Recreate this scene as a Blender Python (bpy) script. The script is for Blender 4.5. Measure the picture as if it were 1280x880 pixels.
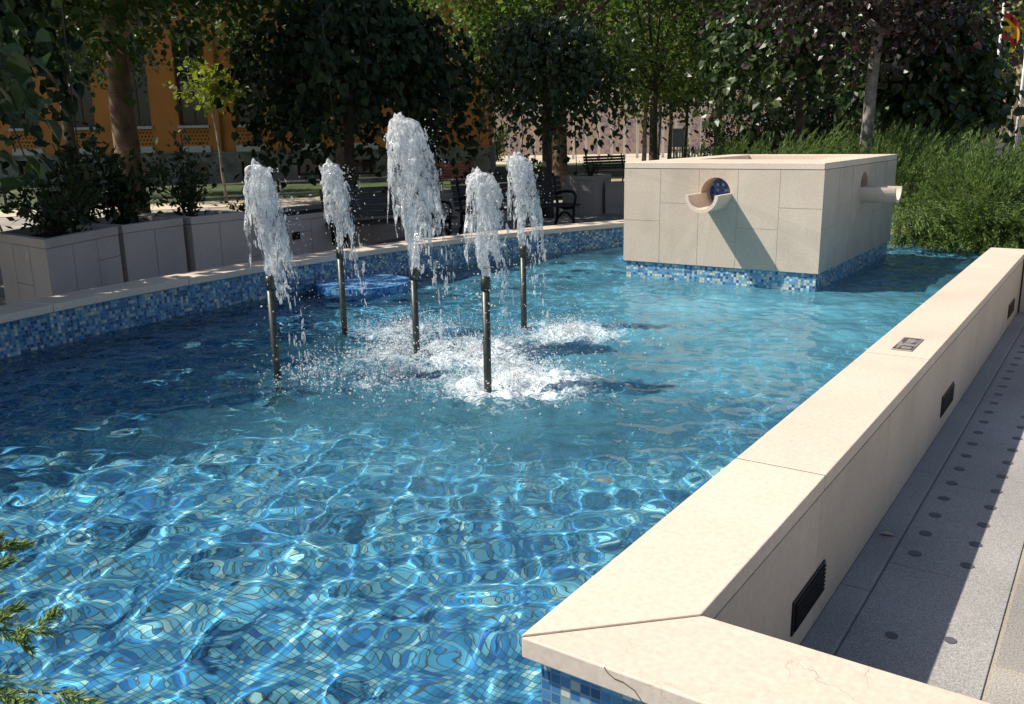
import bpy, bmesh, math, random
import numpy as np
from mathutils import Matrix, Vector

R = math.radians
scene = bpy.context.scene
for o in list(bpy.data.objects):
    bpy.data.objects.remove(o)
COL = scene.collection

# ------------------------------------------------------------------ camera
# world: +Y runs along the straight pool wall, +X across it, pavement at z = 0, eye height 1.6 m
cam_d = bpy.data.cameras.new('camera')
cam_d.sensor_width = 36.0
cam_d.lens = 36.0 * 1106.0 / 1280.0
cam_d.clip_start = 0.05
cam_d.clip_end = 1500.0
cam = bpy.data.objects.new('camera', cam_d)
COL.objects.link(cam)
fwd = Vector((-0.5538, 0.7976, -0.2385)).normalized()
rgt = Vector((0.8237, 0.5667, -0.0168)); rgt = (rgt - fwd * rgt.dot(fwd)).normalized()
upv = rgt.cross(fwd)
M = Matrix((rgt, upv, -fwd)).transposed().to_4x4()
M.translation = Vector((0.0, 0.0, 1.6))
cam.matrix_world = M
scene.camera = cam

# ------------------------------------------------------------------ light
SUN_DIR = Vector((-0.70, -0.47, 1.0)).normalized()          # towards the sun
world = bpy.data.worlds.new('World')
scene.world = world
world.use_nodes = True
wn = world.node_tree
wn.nodes.clear()
w_out = wn.nodes.new('ShaderNodeOutputWorld')
w_bg = wn.nodes.new('ShaderNodeBackground')
w_sky = wn.nodes.new('ShaderNodeTexSky')
w_sky.sky_type = 'NISHITA'
w_sky.sun_disc = False
w_sky.sun_elevation = math.asin(SUN_DIR.z)
w_sky.sun_rotation = math.atan2(SUN_DIR.x, SUN_DIR.y)
w_sky.air_density = 1.0
w_sky.dust_density = 1.5
w_bg.inputs['Strength'].default_value = 0.09
wn.links.new(w_sky.outputs[0], w_bg.inputs['Color'])
wn.links.new(w_bg.outputs[0], w_out.inputs['Surface'])

sun_d = bpy.data.lights.new('sun', 'SUN')
sun_d.energy = 5.0
sun_d.angle = R(0.5)
sun_d.color = (1.0, 0.93, 0.82)
sun_d.cycles.is_caustics_light = True
sun = bpy.data.objects.new('sun', sun_d)
COL.objects.link(sun)
sun.rotation_euler = SUN_DIR.to_track_quat('Z', 'Y').to_euler()
sun.location = (-20, -14, 30)

scene.view_settings.view_transform = 'Standard'
scene.view_settings.look = 'None'
scene.view_settings.exposure = 0.33
scene.view_settings.gamma = 1.0
scene.render.engine = 'CYCLES'
scene.cycles.use_denoising = True
scene.cycles.use_adaptive_sampling = False
scene.cycles.max_bounces = 10
scene.cycles.transmission_bounces = 8
scene.cycles.transparent_max_bounces = 12
scene.cycles.sample_clamp_indirect = 6.0
scene.cycles.blur_glossy = 0.3
scene.cycles.caustics_reflective = False
scene.cycles.caustics_refractive = True

# ------------------------------------------------------------------ helpers
rng = np.random.default_rng(7)
random.seed(7)


def at(f, r):
    """metres ahead of / to the right of the viewpoint -> ground x, y"""
    return (-0.5704 * f + 0.8214 * r, 0.8214 * f + 0.5704 * r)


def tag(o, label=None, cat=None, group=None, kind=None):
    if label: o['label'] = label
    if cat: o['category'] = cat
    if group: o['group'] = group
    if kind: o['kind'] = kind
    return o


def empty(name, loc, label, cat, group=None, rz=0.0):
    o = bpy.data.objects.new(name, None)
    o.empty_display_size = 0.2
    COL.objects.link(o)
    o.location = loc
    o.rotation_euler = (0, 0, rz)
    return tag(o, label, cat, group, 'thing')


def link(name, mesh, parent=None):
    o = bpy.data.objects.new(name, mesh)
    COL.objects.link(o)
    if parent is not None:
        o.parent = parent
    return o


def np_mesh(name, verts, faces, mats, smooth=False, uvs=None, fmat=None):
    """verts (n,3), faces (m,k) arrays -> mesh"""
    verts = np.asarray(verts, np.float32)
    faces = np.asarray(faces, np.int32)
    me = bpy.data.meshes.new(name)
    me.vertices.add(len(verts))
    me.vertices.foreach_set('co', verts.ravel())
    k = faces.shape[1]
    me.loops.add(faces.size)
    me.loops.foreach_set('vertex_index', faces.ravel())
    me.polygons.add(len(faces))
    me.polygons.foreach_set('loop_start', np.arange(0, faces.size, k, dtype=np.int32))
    me.polygons.foreach_set('use_smooth', np.full(len(faces), smooth))
    if fmat is not None:
        me.polygons.foreach_set('material_index', np.asarray(fmat, np.int32))
    if uvs is not None:
        l = me.uv_layers.new(name='UVMap')
        l.data.foreach_set('uv', np.asarray(uvs, np.float32).ravel())
    for m in (mats if isinstance(mats, (list, tuple)) else [mats]):
        me.materials.append(m)
    me.update(calc_edges=True)
    me.validate()
    return me


class MB:
    """collects polygons (with uv and material index) and builds ONE mesh object"""
    def __init__(s):
        s.v, s.f, s.uv, s.m, s.sm = [], [], [], [], []

    def poly(s, pts, uv=None, m=0, smooth=False):
        b = len(s.v)
        s.v += [tuple(p) for p in pts]
        s.f.append(tuple(range(b, b + len(pts))))
        s.uv += list(uv) if uv is not None else [(p[0], p[1]) for p in pts]
        s.m.append(m)
        s.sm.append(smooth)

    def hexa(s, p, m=0):
        """p: 8 corners, bottom 4 ccw then top 4 ccw"""
        for q in ((3, 2, 1, 0), (4, 5, 6, 7), (0, 1, 5, 4), (1, 2, 6, 5), (2, 3, 7, 6), (3, 0, 4, 7)):
            s.poly([p[i] for i in q], m=m)

    def box(s, x0, x1, y0, y1, z0, z1, m=0):
        s.hexa([(x0, y0, z0), (x1, y0, z0), (x1, y1, z0), (x0, y1, z0),
                (x0, y0, z1), (x1, y0, z1), (x1, y1, z1), (x0, y1, z1)], m)

    def bar(s, a, b, w, h, m=0, up=(0, 0, 1)):
        a, b = Vector(a), Vector(b)
        d = (b - a).normalized()
        u = Vector(up)
        x = d.cross(u)
        if x.length < 1e-4:
            x = d.cross(Vector((1, 0, 0)))
        x.normalize()
        y = x.cross(d).normalized()
        x *= w / 2; y *= h / 2
        s.hexa([a - x - y, a + x - y, b + x - y, b - x - y, a - x + y, a + x + y, b + x + y, b - x + y], m)

    def tube(s, pts, rad, n=10, m=0, cap=True, smooth=True):
        pts = [Vector(p) for p in pts]
        rad = rad if isinstance(rad, (list, tuple)) else [rad] * len(pts)
        base = len(s.v)
        prev = None
        for i, p in enumerate(pts):
            t = (pts[min(i + 1, len(pts) - 1)] - pts[max(i - 1, 0)]).normalized()
            if prev is None:
                x = t.cross(Vector((0.13, 0.97, 0.2)))
            else:
                x = prev - t * prev.dot(t)
            x.normalize(); prev = x
            y = t.cross(x)
            for k in range(n):
                a = 2 * math.pi * k / n
                s.v.append(tuple(p + (x * math.cos(a) + y * math.sin(a)) * rad[i]))
        for i in range(len(pts) - 1):
            for k in range(n):
                k2 = (k + 1) % n
                s.f.append((base + i * n + k, base + i * n + k2, base + (i + 1) * n + k2, base + (i + 1) * n + k))
                s.uv += [(k / n, i), ((k + 1) / n, i), ((k + 1) / n, i + 1), (k / n, i + 1)]
                s.m.append(m); s.sm.append(smooth)
        if cap:
            for i, rev in ((0, True), (len(pts) - 1, False)):
                ids = [base + i * n + k for k in range(n)]
                s.f.append(tuple(reversed(ids)) if rev else tuple(ids))
                s.uv += [(0, 0)] * n
                s.m.append(m); s.sm.append(False)

    def build(s, name, mats, parent=None, bevel=0.0, seg=2):
        me = bpy.data.meshes.new(name)
        me.from_pydata(s.v, [], s.f)
        me.polygons.foreach_set('material_index', s.m)
        me.polygons.foreach_set('use_smooth', s.sm)
        l = me.uv_layers.new(name='UVMap')
        l.data.foreach_set('uv', np.array(s.uv, np.float32).ravel())
        for m in (mats if isinstance(mats, (list, tuple)) else [mats]):
            me.materials.append(m)
        if bevel:
            bm = bmesh.new(); bm.from_mesh(me)
            bmesh.ops.remove_doubles(bm, verts=bm.verts, dist=1e-5)
            bm.to_mesh(me); bm.free()
        me.update()
        o = link(name, me, parent)
        if bevel:
            b = o.modifiers.new('bevel', 'BEVEL')
            b.width = bevel; b.segments = seg; b.limit_method = 'ANGLE'
            b.harden_normals = False
        return o


# value noise on arrays
_tab = rng.random((256, 256))


def vnoise(x, y):
    xi = np.floor(x).astype(int); yi = np.floor(y).astype(int)
    fx = x - xi; fy = y - yi
    fx = fx * fx * (3 - 2 * fx); fy = fy * fy * (3 - 2 * fy)
    g = lambda a, b: _tab[a & 255, b & 255]
    return (g(xi, yi) * (1 - fx) + g(xi + 1, yi) * fx) * (1 - fy) + (g(xi, yi + 1) * (1 - fx) + g(xi + 1, yi + 1) * fx) * fy


def fbm(x, y, o=4):
    s = 0; a = 0.5
    for i in range(o):
        s = s + a * vnoise(x + 17.3 * i, y - 9.1 * i)
        x = x * 2.03; y = y * 2.03; a *= 0.5
    return s


# ------------------------------------------------------------------ materials
def newmat(name):
    m = bpy.data.materials.new(name)
    m.use_nodes = True
    nt = m.node_tree
    bsdf = nt.nodes['Principled BSDF']
    return m, nt, bsdf


def nd(nt, typ, **kw):
    n = nt.nodes.new(typ)
    for k, v in kw.items():
        if k.startswith('i_'):
            n.inputs[k[2:].replace('_', ' ')].default_value = v
        else:
            setattr(n, k, v)
    return n


def ramp(nt, stops, interp='LINEAR'):
    n = nt.nodes.new('ShaderNodeValToRGB')
    n.color_ramp.interpolation = interp
    e = n.color_ramp.elements
    while len(e) > 1:
        e.remove(e[-1])
    e[0].position, e[0].color = stops[0][0], (*stops[0][1], 1)
    for p, c in stops[1:]:
        x = e.new(p); x.color = (*c, 1)
    return n


def simple(name, col, rough=0.6, metal=0.0, var=0.0, scale=8.0, bump=0.0, spec=0.5):
    m, nt, b = newmat(name)
    b.inputs['Roughness'].default_value = rough
    b.inputs['Metallic'].default_value = metal
    b.inputs['Specular IOR Level'].default_value = spec
    b.inputs['Base Color'].default_value = (*col, 1)
    tc = nd(nt, 'ShaderNodeTexCoord')
    if var:
        nz = nd(nt, 'ShaderNodeTexNoise', i_Scale=scale, i_Detail=6.0)
        nt.links.new(tc.outputs['Object'], nz.inputs['Vector'])
        lo = tuple(max(0, c * (1 - var)) for c in col); hi = tuple(min(1, c * (1 + var)) for c in col)
        r = ramp(nt, [(0.3, lo), (0.7, hi)])
        nt.links.new(nz.outputs['Fac'], r.inputs['Fac'])
        nt.links.new(r.outputs['Color'], b.inputs['Base Color'])
    if bump:
        n2 = nd(nt, 'ShaderNodeTexNoise', i_Scale=scale * 6, i_Detail=5.0)
        nt.links.new(tc.outputs['Object'], n2.inputs['Vector'])
        bp = nd(nt, 'ShaderNodeBump', i_Strength=bump, i_Distance=0.01)
        nt.links.new(n2.outputs['Fac'], bp.inputs['Height'])
        nt.links.new(bp.outputs['Normal'], b.inputs['Normal'])
    return m


def limestone(name, col, veins=0.5, stain=0.25, bloom=0.0):
    """honed beige limestone: soft mottling, thin veins and hairline cracks, pores"""
    m, nt, b = newmat(name)
    L = nt.links.new
    tc = nd(nt, 'ShaderNodeTexCoord')
    big = nd(nt, 'ShaderNodeTexNoise', i_Scale=1.6, i_Detail=8.0, i_Roughness=0.6)
    L(tc.outputs['Object'], big.inputs['Vector'])
    r1 = ramp(nt, [(0.25, tuple(c * (1 - stain) for c in col)), (0.5, col), (0.8, tuple(min(1, c * 1.08) for c in col))])
    L(big.outputs['Fac'], r1.inputs['Fac'])
    # fine grain
    fine = nd(nt, 'ShaderNodeTexNoise', i_Scale=60.0, i_Detail=5.0)
    L(tc.outputs['Object'], fine.inputs['Vector'])
    r2 = ramp(nt, [(0.3, (0.88, 0.88, 0.88)), (0.65, (1.03, 1.03, 1.03))])
    L(fine.outputs['Fac'], r2.inputs['Fac'])
    mul = nd(nt, 'ShaderNodeMix', data_type='RGBA', blend_type='MULTIPLY'); mul.inputs[0].default_value = 1.0
    L(r1.outputs[0], mul.inputs[6]); L(r2.outputs[0], mul.inputs[7])
    # hairline cracks and veins: edges of distorted cells, broken up by another noise
    dn = nd(nt, 'ShaderNodeTexNoise', i_Scale=3.0, i_Detail=6.0)
    L(tc.outputs['Object'], dn.inputs['Vector'])
    dv = nd(nt, 'ShaderNodeVectorMath', operation='MULTIPLY_ADD'); dv.inputs[1].default_value = (.55, .55, .55)
    L(dn.outputs['Color'], dv.inputs[0]); L(tc.outputs['Object'], dv.inputs[2])
    mp = nd(nt, 'ShaderNodeMapping'); mp.inputs['Scale'].default_value = (3.2, 1.5, 2.0); mp.inputs['Rotation'].default_value = (0.2, 0.3, 0.9)
    L(dv.outputs[0], mp.inputs['Vector'])
    vn = nd(nt, 'ShaderNodeTexVoronoi', feature='DISTANCE_TO_EDGE', i_Scale=1.1)
    L(mp.outputs[0], vn.inputs['Vector'])
    vr = ramp(nt, [(0.0, (1, 1, 1)), (0.006, (0, 0, 0))])
    L(vn.outputs['Distance'], vr.inputs['Fac'])
    br = nd(nt, 'ShaderNodeTexNoise', i_Scale=4.5, i_Detail=3.0)
    L(tc.outputs['Object'], br.inputs['Vector'])
    brr = ramp(nt, [(0.50, (0, 0, 0)), (0.70, (1, 1, 1))])
    L(br.outputs['Fac'], brr.inputs['Fac'])
    vm = nd(nt, 'ShaderNodeMath', operation='MULTIPLY'); L(vr.outputs[0], vm.inputs[0]); L(brr.outputs[0], vm.inputs[1])
    vs = nd(nt, 'ShaderNodeMath', operation='MULTIPLY'); vs.inputs[1].default_value = veins; L(vm.outputs[0], vs.inputs[0])
    mx = nd(nt, 'ShaderNodeMix', data_type='RGBA')
    L(vs.outputs[0], mx.inputs[0]); L(mul.outputs[2], mx.inputs[6])
    mx.inputs[7].default_value = (0.28, 0.22, 0.17, 1)
    # small pits
    pit = nd(nt, 'ShaderNodeTexVoronoi', i_Scale=14.0)
    L(tc.outputs['Object'], pit.inputs['Vector'])
    pr = ramp(nt, [(0.0, (1, 1, 1)), (0.045, (0, 0, 0))])
    L(pit.outputs['Distance'], pr.inputs['Fac'])
    pm = nd(nt, 'ShaderNodeMath', operation='MULTIPLY'); L(pr.outputs[0], pm.inputs[0]); L(brr.outputs[0], pm.inputs[1])
    mx2 = nd(nt, 'ShaderNodeMix', data_type='RGBA')
    L(pm.outputs[0], mx2.inputs[0]); L(mx.outputs[2], mx2.inputs[6]); mx2.inputs[7].default_value = (0.38, 0.30, 0.22, 1)
    out = mx2.outputs[2]
    # slab to slab tone
    oi = nd(nt, 'ShaderNodeObjectInfo'); gi = nd(nt, 'ShaderNodeNewGeometry')
    ad = nd(nt, 'ShaderNodeMath', operation='ADD'); L(oi.outputs['Random'], ad.inputs[0]); L(gi.outputs['Random Per Island'], ad.inputs[1])
    tn = nd(nt, 'ShaderNodeMapRange'); tn.inputs[2].default_value = 2.0; tn.inputs[3].default_value = .91; tn.inputs[4].default_value = 1.06; L(ad.outputs[0], tn.inputs[0])
    hs = nd(nt, 'ShaderNodeHueSaturation'); L(tn.outputs[0], hs.inputs['Value']); L(out, hs.inputs['Color']); out = hs.outputs[0]
    if bloom:
        # lime bloom and run marks left by splashing water, drawn out downwards
        m3 = nd(nt, 'ShaderNodeMapping'); m3.inputs['Scale'].default_value = (5.5, 5.5, 1.6); L(tc.outputs['Object'], m3.inputs['Vector'])
        n3 = nd(nt, 'ShaderNodeTexNoise', i_Scale=1.0, i_Detail=7.0, i_Roughness=.65); L(m3.outputs[0], n3.inputs['Vector'])
        b3 = ramp(nt, [(.55, (0, 0, 0)), (.75, (1, 1, 1))]); L(n3.outputs['Fac'], b3.inputs['Fac'])
        k3 = nd(nt, 'ShaderNodeMath', operation='MULTIPLY'); k3.inputs[1].default_value = bloom; L(b3.outputs[0], k3.inputs[0])
        x3 = nd(nt, 'ShaderNodeMix', data_type='RGBA'); L(k3.outputs[0], x3.inputs[0]); L(out, x3.inputs[6]); x3.inputs[7].default_value = (.66, .62, .56, 1)
        d3 = ramp(nt, [(.28, (1, 1, 1)), (.42, (0, 0, 0))]); L(n3.outputs['Fac'], d3.inputs['Fac'])
        k4 = nd(nt, 'ShaderNodeMath', operation='MULTIPLY'); k4.inputs[1].default_value = bloom; L(d3.outputs[0], k4.inputs[0])
        x4 = nd(nt, 'ShaderNodeMix', data_type='RGBA'); L(k4.outputs[0], x4.inputs[0]); L(x3.outputs[2], x4.inputs[6]); x4.inputs[7].default_value = (.36, .30, .24, 1)
        out = x4.outputs[2]
    L(out, b.inputs['Base Color'])
    b.inputs['Roughness'].default_value = 0.55
    bp = nd(nt, 'ShaderNodeBump', i_Strength=0.12, i_Distance=0.004)
    L(fine.outputs['Fac'], bp.inputs['Height'])
    bp2 = nd(nt, 'ShaderNodeBump', i_Strength=0.5, i_Distance=0.004, invert=True)
    L(vs.outputs[0], bp2.inputs['Height']); L(bp.outputs[0], bp2.inputs['Normal'])
    L(bp2.outputs['Normal'], b.inputs['Normal'])
    return m


def mosaic(name, palette, size=0.025, jit=.25, own=1.0, grout=(0.06, 0.08, 0.10), dirt=0.0, gw=0.10, rough=0.25, patch=0.6):
    """square glass mosaic on the mesh's uv (metres); each tile takes one colour of the palette"""
    m, nt, b = newmat(name)
    L = nt.links.new
    uv = nd(nt, 'ShaderNodeTexCoord')
    sc = nd(nt, 'ShaderNodeVectorMath', operation='SCALE'); sc.inputs['Scale'].default_value = 1.0 / size
    L(uv.outputs['UV'], sc.inputs[0])
    fl = nd(nt, 'ShaderNodeVectorMath', operation='FLOOR'); L(sc.outputs[0], fl.inputs[0])
    fr = nd(nt, 'ShaderNodeVectorMath', operation='FRACTION'); L(sc.outputs[0], fr.inputs[0])
    wn_ = nd(nt, 'ShaderNodeTexWhiteNoise', noise_dimensions='2D'); L(fl.outputs[0], wn_.inputs['Vector'])
    # slow drift of the mix so that colours cluster
    nz = nd(nt, 'ShaderNodeTexNoise', i_Scale=0.11, i_Detail=3.0); L(fl.outputs[0], nz.inputs['Vector'])
    a1 = nd(nt, 'ShaderNodeMath', operation='MULTIPLY_ADD'); a1.inputs[1].default_value = patch; a1.inputs[2].default_value = -0.5 * patch
    L(nz.outputs['Fac'], a1.inputs[0])
    ow = nd(nt, 'ShaderNodeMath', operation='MULTIPLY_ADD'); ow.inputs[1].default_value = own; ow.inputs[2].default_value = .5 - .5 * own; L(wn_.outputs['Value'], ow.inputs[0])
    a2 = nd(nt, 'ShaderNodeMath', operation='ADD', use_clamp=True); L(ow.outputs[0], a2.inputs[0]); L(a1.outputs[0], a2.inputs[1])
    n = len(palette)
    rp = ramp(nt, [(i / n, c) for i, c in enumerate(palette)], 'CONSTANT')
    L(a2.outputs[0], rp.inputs['Fac'])
    hv = nd(nt, 'ShaderNodeHueSaturation')
    wn2 = nd(nt, 'ShaderNodeTexWhiteNoise', noise_dimensions='3D'); L(fl.outputs[0], wn2.inputs['Vector'])
    mr = nd(nt, 'ShaderNodeMapRange'); mr.inputs[3].default_value = 1 - jit; mr.inputs[4].default_value = 1 + jit
    L(wn2.outputs['Value'], mr.inputs[0]); L(mr.outputs[0], hv.inputs['Value']); L(rp.outputs[0], hv.inputs['Color'])
    # grout mask
    sx = nd(nt, 'ShaderNodeSeparateXYZ'); L(fr.outputs[0], sx.inputs[0])
    outs = []
    for ax in ('X', 'Y'):
        s1 = nd(nt, 'ShaderNodeMath', operation='SUBTRACT'); s1.inputs[1].default_value = 0.5; L(sx.outputs[ax], s1.inputs[0])
        s2 = nd(nt, 'ShaderNodeMath', operation='ABSOLUTE'); L(s1.outputs[0], s2.inputs[0]); outs.append(s2)
    mxm = nd(nt, 'ShaderNodeMath', operation='MAXIMUM'); L(outs[0].outputs[0], mxm.inputs[0]); L(outs[1].outputs[0], mxm.inputs[1])
    gt = nd(nt, 'ShaderNodeMath', operation='GREATER_THAN'); gt.inputs[1].default_value = 0.5 - gw / 2; L(mxm.outputs[0], gt.inputs[0])
    mx = nd(nt, 'ShaderNodeMix', data_type='RGBA'); L(gt.outputs[0], mx.inputs[0]); L(hv.outputs[0], mx.inputs[6]); mx.inputs[7].default_value = (*grout, 1)
    col = mx.outputs[2]
    if dirt:
        tc2 = nd(nt, 'ShaderNodeTexNoise', i_Scale=16.0, i_Detail=3.0, i_Distortion=0.8)
        L(uv.outputs['UV'], tc2.inputs['Vector'])
        dr = ramp(nt, [(0.69, (0, 0, 0)), (0.73, (1, 1, 1))]); L(tc2.outputs['Fac'], dr.inputs['Fac'])
        dm = nd(nt, 'ShaderNodeMath', operation='MULTIPLY'); dm.inputs[1].default_value = dirt; L(dr.outputs[0], dm.inputs[0])
        mx3 = nd(nt, 'ShaderNodeMix', data_type='RGBA'); L(dm.outputs[0], mx3.inputs[0]); L(col, mx3.inputs[6]); mx3.inputs[7].default_value = (0.26, 0.15, 0.07, 1)
        col = mx3.outputs[2]
    L(col, b.inputs['Base Color'])
    b.inputs['Roughness'].default_value = rough
    bp = nd(nt, 'ShaderNodeBump', i_Strength=0.4, i_Distance=0.002, invert=True); L(gt.outputs[0], bp.inputs['Height'])
    L(bp.outputs[0], b.inputs['Normal'])
    return m


def granite(name, col, speck=0.35, scale=220.0):
    m, nt, b = newmat(name)
    L = nt.links.new
    tc = nd(nt, 'ShaderNodeTexCoord')
    n1 = nd(nt, 'ShaderNodeTexNoise', i_Scale=scale, i_Detail=3.0); L(tc.outputs['Object'], n1.inputs['Vector'])
    r1 = ramp(nt, [(0.35, tuple(c * (1 - speck) for c in col)), (0.65, tuple(min(1, c * (1 + speck)) for c in col))]); L(n1.outputs['Fac'], r1.inputs['Fac'])
    n2 = nd(nt, 'ShaderNodeTexNoise', i_Scale=1.3, i_Detail=6.0); L(tc.outputs['Object'], n2.inputs['Vector'])
    r2 = ramp(nt, [(0.3, (0.8, 0.8, 0.8)), (0.7, (1.1, 1.1, 1.1))]); L(n2.outputs['Fac'], r2.inputs['Fac'])
    mul = nd(nt, 'ShaderNodeMix', data_type='RGBA', blend_type='MULTIPLY'); mul.inputs[0].default_value = 1.0
    L(r1.outputs[0], mul.inputs[6]); L(r2.outputs[0], mul.inputs[7])
    L(mul.outputs[2], b.inputs['Base Color'])
    b.inputs['Roughness'].default_value = 0.7
    bp = nd(nt, 'ShaderNodeBump', i_Strength=0.2, i_Distance=0.003); L(n1.outputs['Fac'], bp.inputs['Height']); L(bp.outputs[0], b.inputs['Normal'])
    return m


def leafmat(name, cols, trans=0.35, rough=0.45, spec=0.4):
    """leaf: colour differs leaf by leaf, light passes through"""
    m, nt, b = newmat(name)
    L = nt.links.new
    g = nd(nt, 'ShaderNodeNewGeometry')
    n = len(cols)
    r = ramp(nt, [(i / max(1, n - 1), c) for i, c in enumerate(cols)]); L(g.outputs['Random Per Island'], r.inputs['Fac'])
    L(r.outputs[0], b.inputs['Base Color'])
    b.inputs['Roughness'].default_value = rough
    b.inputs['Specular IOR Level'].default_value = spec
    tr = nd(nt, 'ShaderNodeBsdfTranslucent')
    hs = nd(nt, 'ShaderNodeHueSaturation'); hs.inputs['Value'].default_value = 1.8; hs.inputs['Hue'].default_value = 0.494; hs.inputs['Saturation'].default_value = 1.1
    L(r.outputs[0], hs.inputs['Color']); L(hs.outputs[0], tr.inputs['Color'])
    mx = nd(nt, 'ShaderNodeMixShader'); mx.inputs[0].default_value = trans
    L(b.outputs[0], mx.inputs[1]); L(tr.outputs[0], mx.inputs[2])
    L(mx.outputs[0], nt.nodes['Material Output'].inputs['Surface'])
    return m


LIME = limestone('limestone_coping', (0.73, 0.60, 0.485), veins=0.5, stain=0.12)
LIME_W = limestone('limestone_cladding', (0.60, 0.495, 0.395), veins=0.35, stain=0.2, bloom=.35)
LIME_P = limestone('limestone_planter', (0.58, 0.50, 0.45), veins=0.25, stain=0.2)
GROUT = simple('joint_mortar', (0.20, 0.165, 0.13), 0.9)
WALLTILE = mosaic('mosaic_wall', [(0.02, 0.075, 0.20), (0.04, 0.15, 0.33), (0.06, 0.22, 0.42), (0.10, 0.29, 0.46), (0.05, 0.18, 0.38),
                                  (0.18, 0.38, 0.52), (0.28, 0.42, 0.46), (0.52, 0.53, 0.44)], grout=(0.20, 0.25, 0.28), gw=0.12)
FLOORTILE = mosaic('mosaic_floor', [(0.03, 0.17, 0.46), (0.04, 0.26, 0.58), (0.07, 0.37, 0.66), (0.12, 0.46, 0.69),
                                    (0.20, 0.54, 0.69), (0.40, 0.68, 0.70)], size=0.0235, grout=(0.10, 0.13, 0.13), gw=0.12, dirt=0.75, patch=1.1, jit=.15, own=.75)
GRAN = granite('granite_slab', (0.34, 0.325, 0.31))
GRAN_L = granite('granite_paver', (0.40, 0.37, 0.33))
DARK = simple('dark_iron', (0.018, 0.019, 0.022), 0.45, 0.6)
PIPE = simple('weathered_bronze', (0.07, 0.075, 0.065), 0.42, 0.7, var=0.35, scale=30)

# water: a real refracting surface, slightly tinted; froth is mixed in where the jets fall
def water_material():
    m, nt, b = newmat('pool_water')
    L = nt.links.new
    nt.nodes.remove(b)
    gl = nd(nt, 'ShaderNodeBsdfRefraction'); gl.inputs['IOR'].default_value = 1.33; gl.inputs['Roughness'].default_value = 0.0
    gl.inputs['Color'].default_value = (0.92, 0.98, 1.0, 1)
    go = nd(nt, 'ShaderNodeBsdfGlossy'); go.inputs['Roughness'].default_value = 0.02
    fr = nd(nt, 'ShaderNodeFresnel'); fr.inputs['IOR'].default_value = 1.33
    mx = nd(nt, 'ShaderNodeMixShader'); L(fr.outputs[0], mx.inputs[0]); L(gl.outputs[0], mx.inputs[1]); L(go.outputs[0], mx.inputs[2])
    df = nd(nt, 'ShaderNodeBsdfDiffuse'); df.inputs['Color'].default_value = (0.80, 0.86, 0.88, 1)
    mk = nd(nt, 'ShaderNodeBsdfDiffuse'); mk.inputs['Color'].default_value = (0.13, 0.42, 0.55, 1)     # fine bubbles, plus the teal brightness of rippled lit water painted in
    am = nd(nt, 'ShaderNodeAttribute', attribute_name='milk_sheen')
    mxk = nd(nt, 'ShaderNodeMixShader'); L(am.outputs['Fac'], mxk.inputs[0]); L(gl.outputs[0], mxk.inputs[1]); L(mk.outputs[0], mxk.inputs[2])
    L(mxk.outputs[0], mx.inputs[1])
    at_ = nd(nt, 'ShaderNodeAttribute', attribute_name='froth')
    # froth: lacy, broken by fine noise; solid only where a jet lands
    tc = nd(nt, 'ShaderNodeTexCoord')
    wv = nd(nt, 'ShaderNodeTexNoise', i_Scale=9.0, i_Detail=8.0, i_Roughness=.68, i_Distortion=1.2); L(tc.outputs['Object'], wv.inputs['Vector'])
    w2 = nd(nt, 'ShaderNodeTexNoise', i_Scale=20.0, i_Detail=6.0, i_Roughness=.6, i_Distortion=.8); L(tc.outputs['Object'], w2.inputs['Vector'])
    rdg = nd(nt, 'ShaderNodeMath', operation='SUBTRACT'); rdg.inputs[1].default_value = .5; L(w2.outputs['Fac'], rdg.inputs[0])
    rab = nd(nt, 'ShaderNodeMath', operation='ABSOLUTE'); L(rdg.outputs[0], rab.inputs[0])
    rl = nd(nt, 'ShaderNodeMapRange'); rl.inputs[1].default_value = 0.0; rl.inputs[2].default_value = .06; rl.inputs[3].default_value = .30; rl.inputs[4].default_value = 0.0; L(rab.outputs[0], rl.inputs[0])
    c1 = nd(nt, 'ShaderNodeMath', operation='MULTIPLY_ADD'); c1.inputs[1].default_value = .62; L(at_.outputs['Fac'], c1.inputs[0]); L(wv.outputs['Fac'], c1.inputs[2])
    c2 = nd(nt, 'ShaderNodeMath', operation='MULTIPLY_ADD'); L(rl.outputs[0], c2.inputs[0]); L(at_.outputs['Fac'], c2.inputs[1]); L(c1.outputs[0], c2.inputs[2])
    fm = nd(nt, 'ShaderNodeMapRange'); fm.inputs[1].default_value = .88; fm.inputs[2].default_value = 1.36; fm.inputs[3].default_value = 0.0; fm.inputs[4].default_value = .92; L(c2.outputs[0], fm.inputs[0])
    mx2 = nd(nt, 'ShaderNodeMixShader'); L(fm.outputs[0], mx2.inputs[0]); L(mx.outputs[0], mx2.inputs[1]); L(df.outputs[0], mx2.inputs[2])
    L(mx2.outputs[0], nt.nodes['Material Output'].inputs['Surface'])
    return m


WATER = water_material()

# ------------------------------------------------------------------ pool geometry
WL = 0.25          # water level
CT = 0.536         # coping top
FLOOR = -0.20
CX, CY, RR = 4.92, 5.0, 11.0     # centre and radius of the curved side


def arc(y, r=RR):
    return CX - math.sqrt(max(0.0, r * r - (y - CY) ** 2))


NEAR_Y, FAR_Y, RIGHT_X = -0.05, 11.75, 5.0

# floor
mb = MB()
mb.poly([(-6.6, NEAR_Y - .4, FLOOR), (RIGHT_X + .3, NEAR_Y - .4, FLOOR), (RIGHT_X + .3, FAR_Y + .4, FLOOR), (-6.6, FAR_Y + .4, FLOOR)])
pf = mb.build('pool_floor', FLOORTILE)
tag(pf, kind='structure')
pf.cycles.is_caustics_receiver = True

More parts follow.
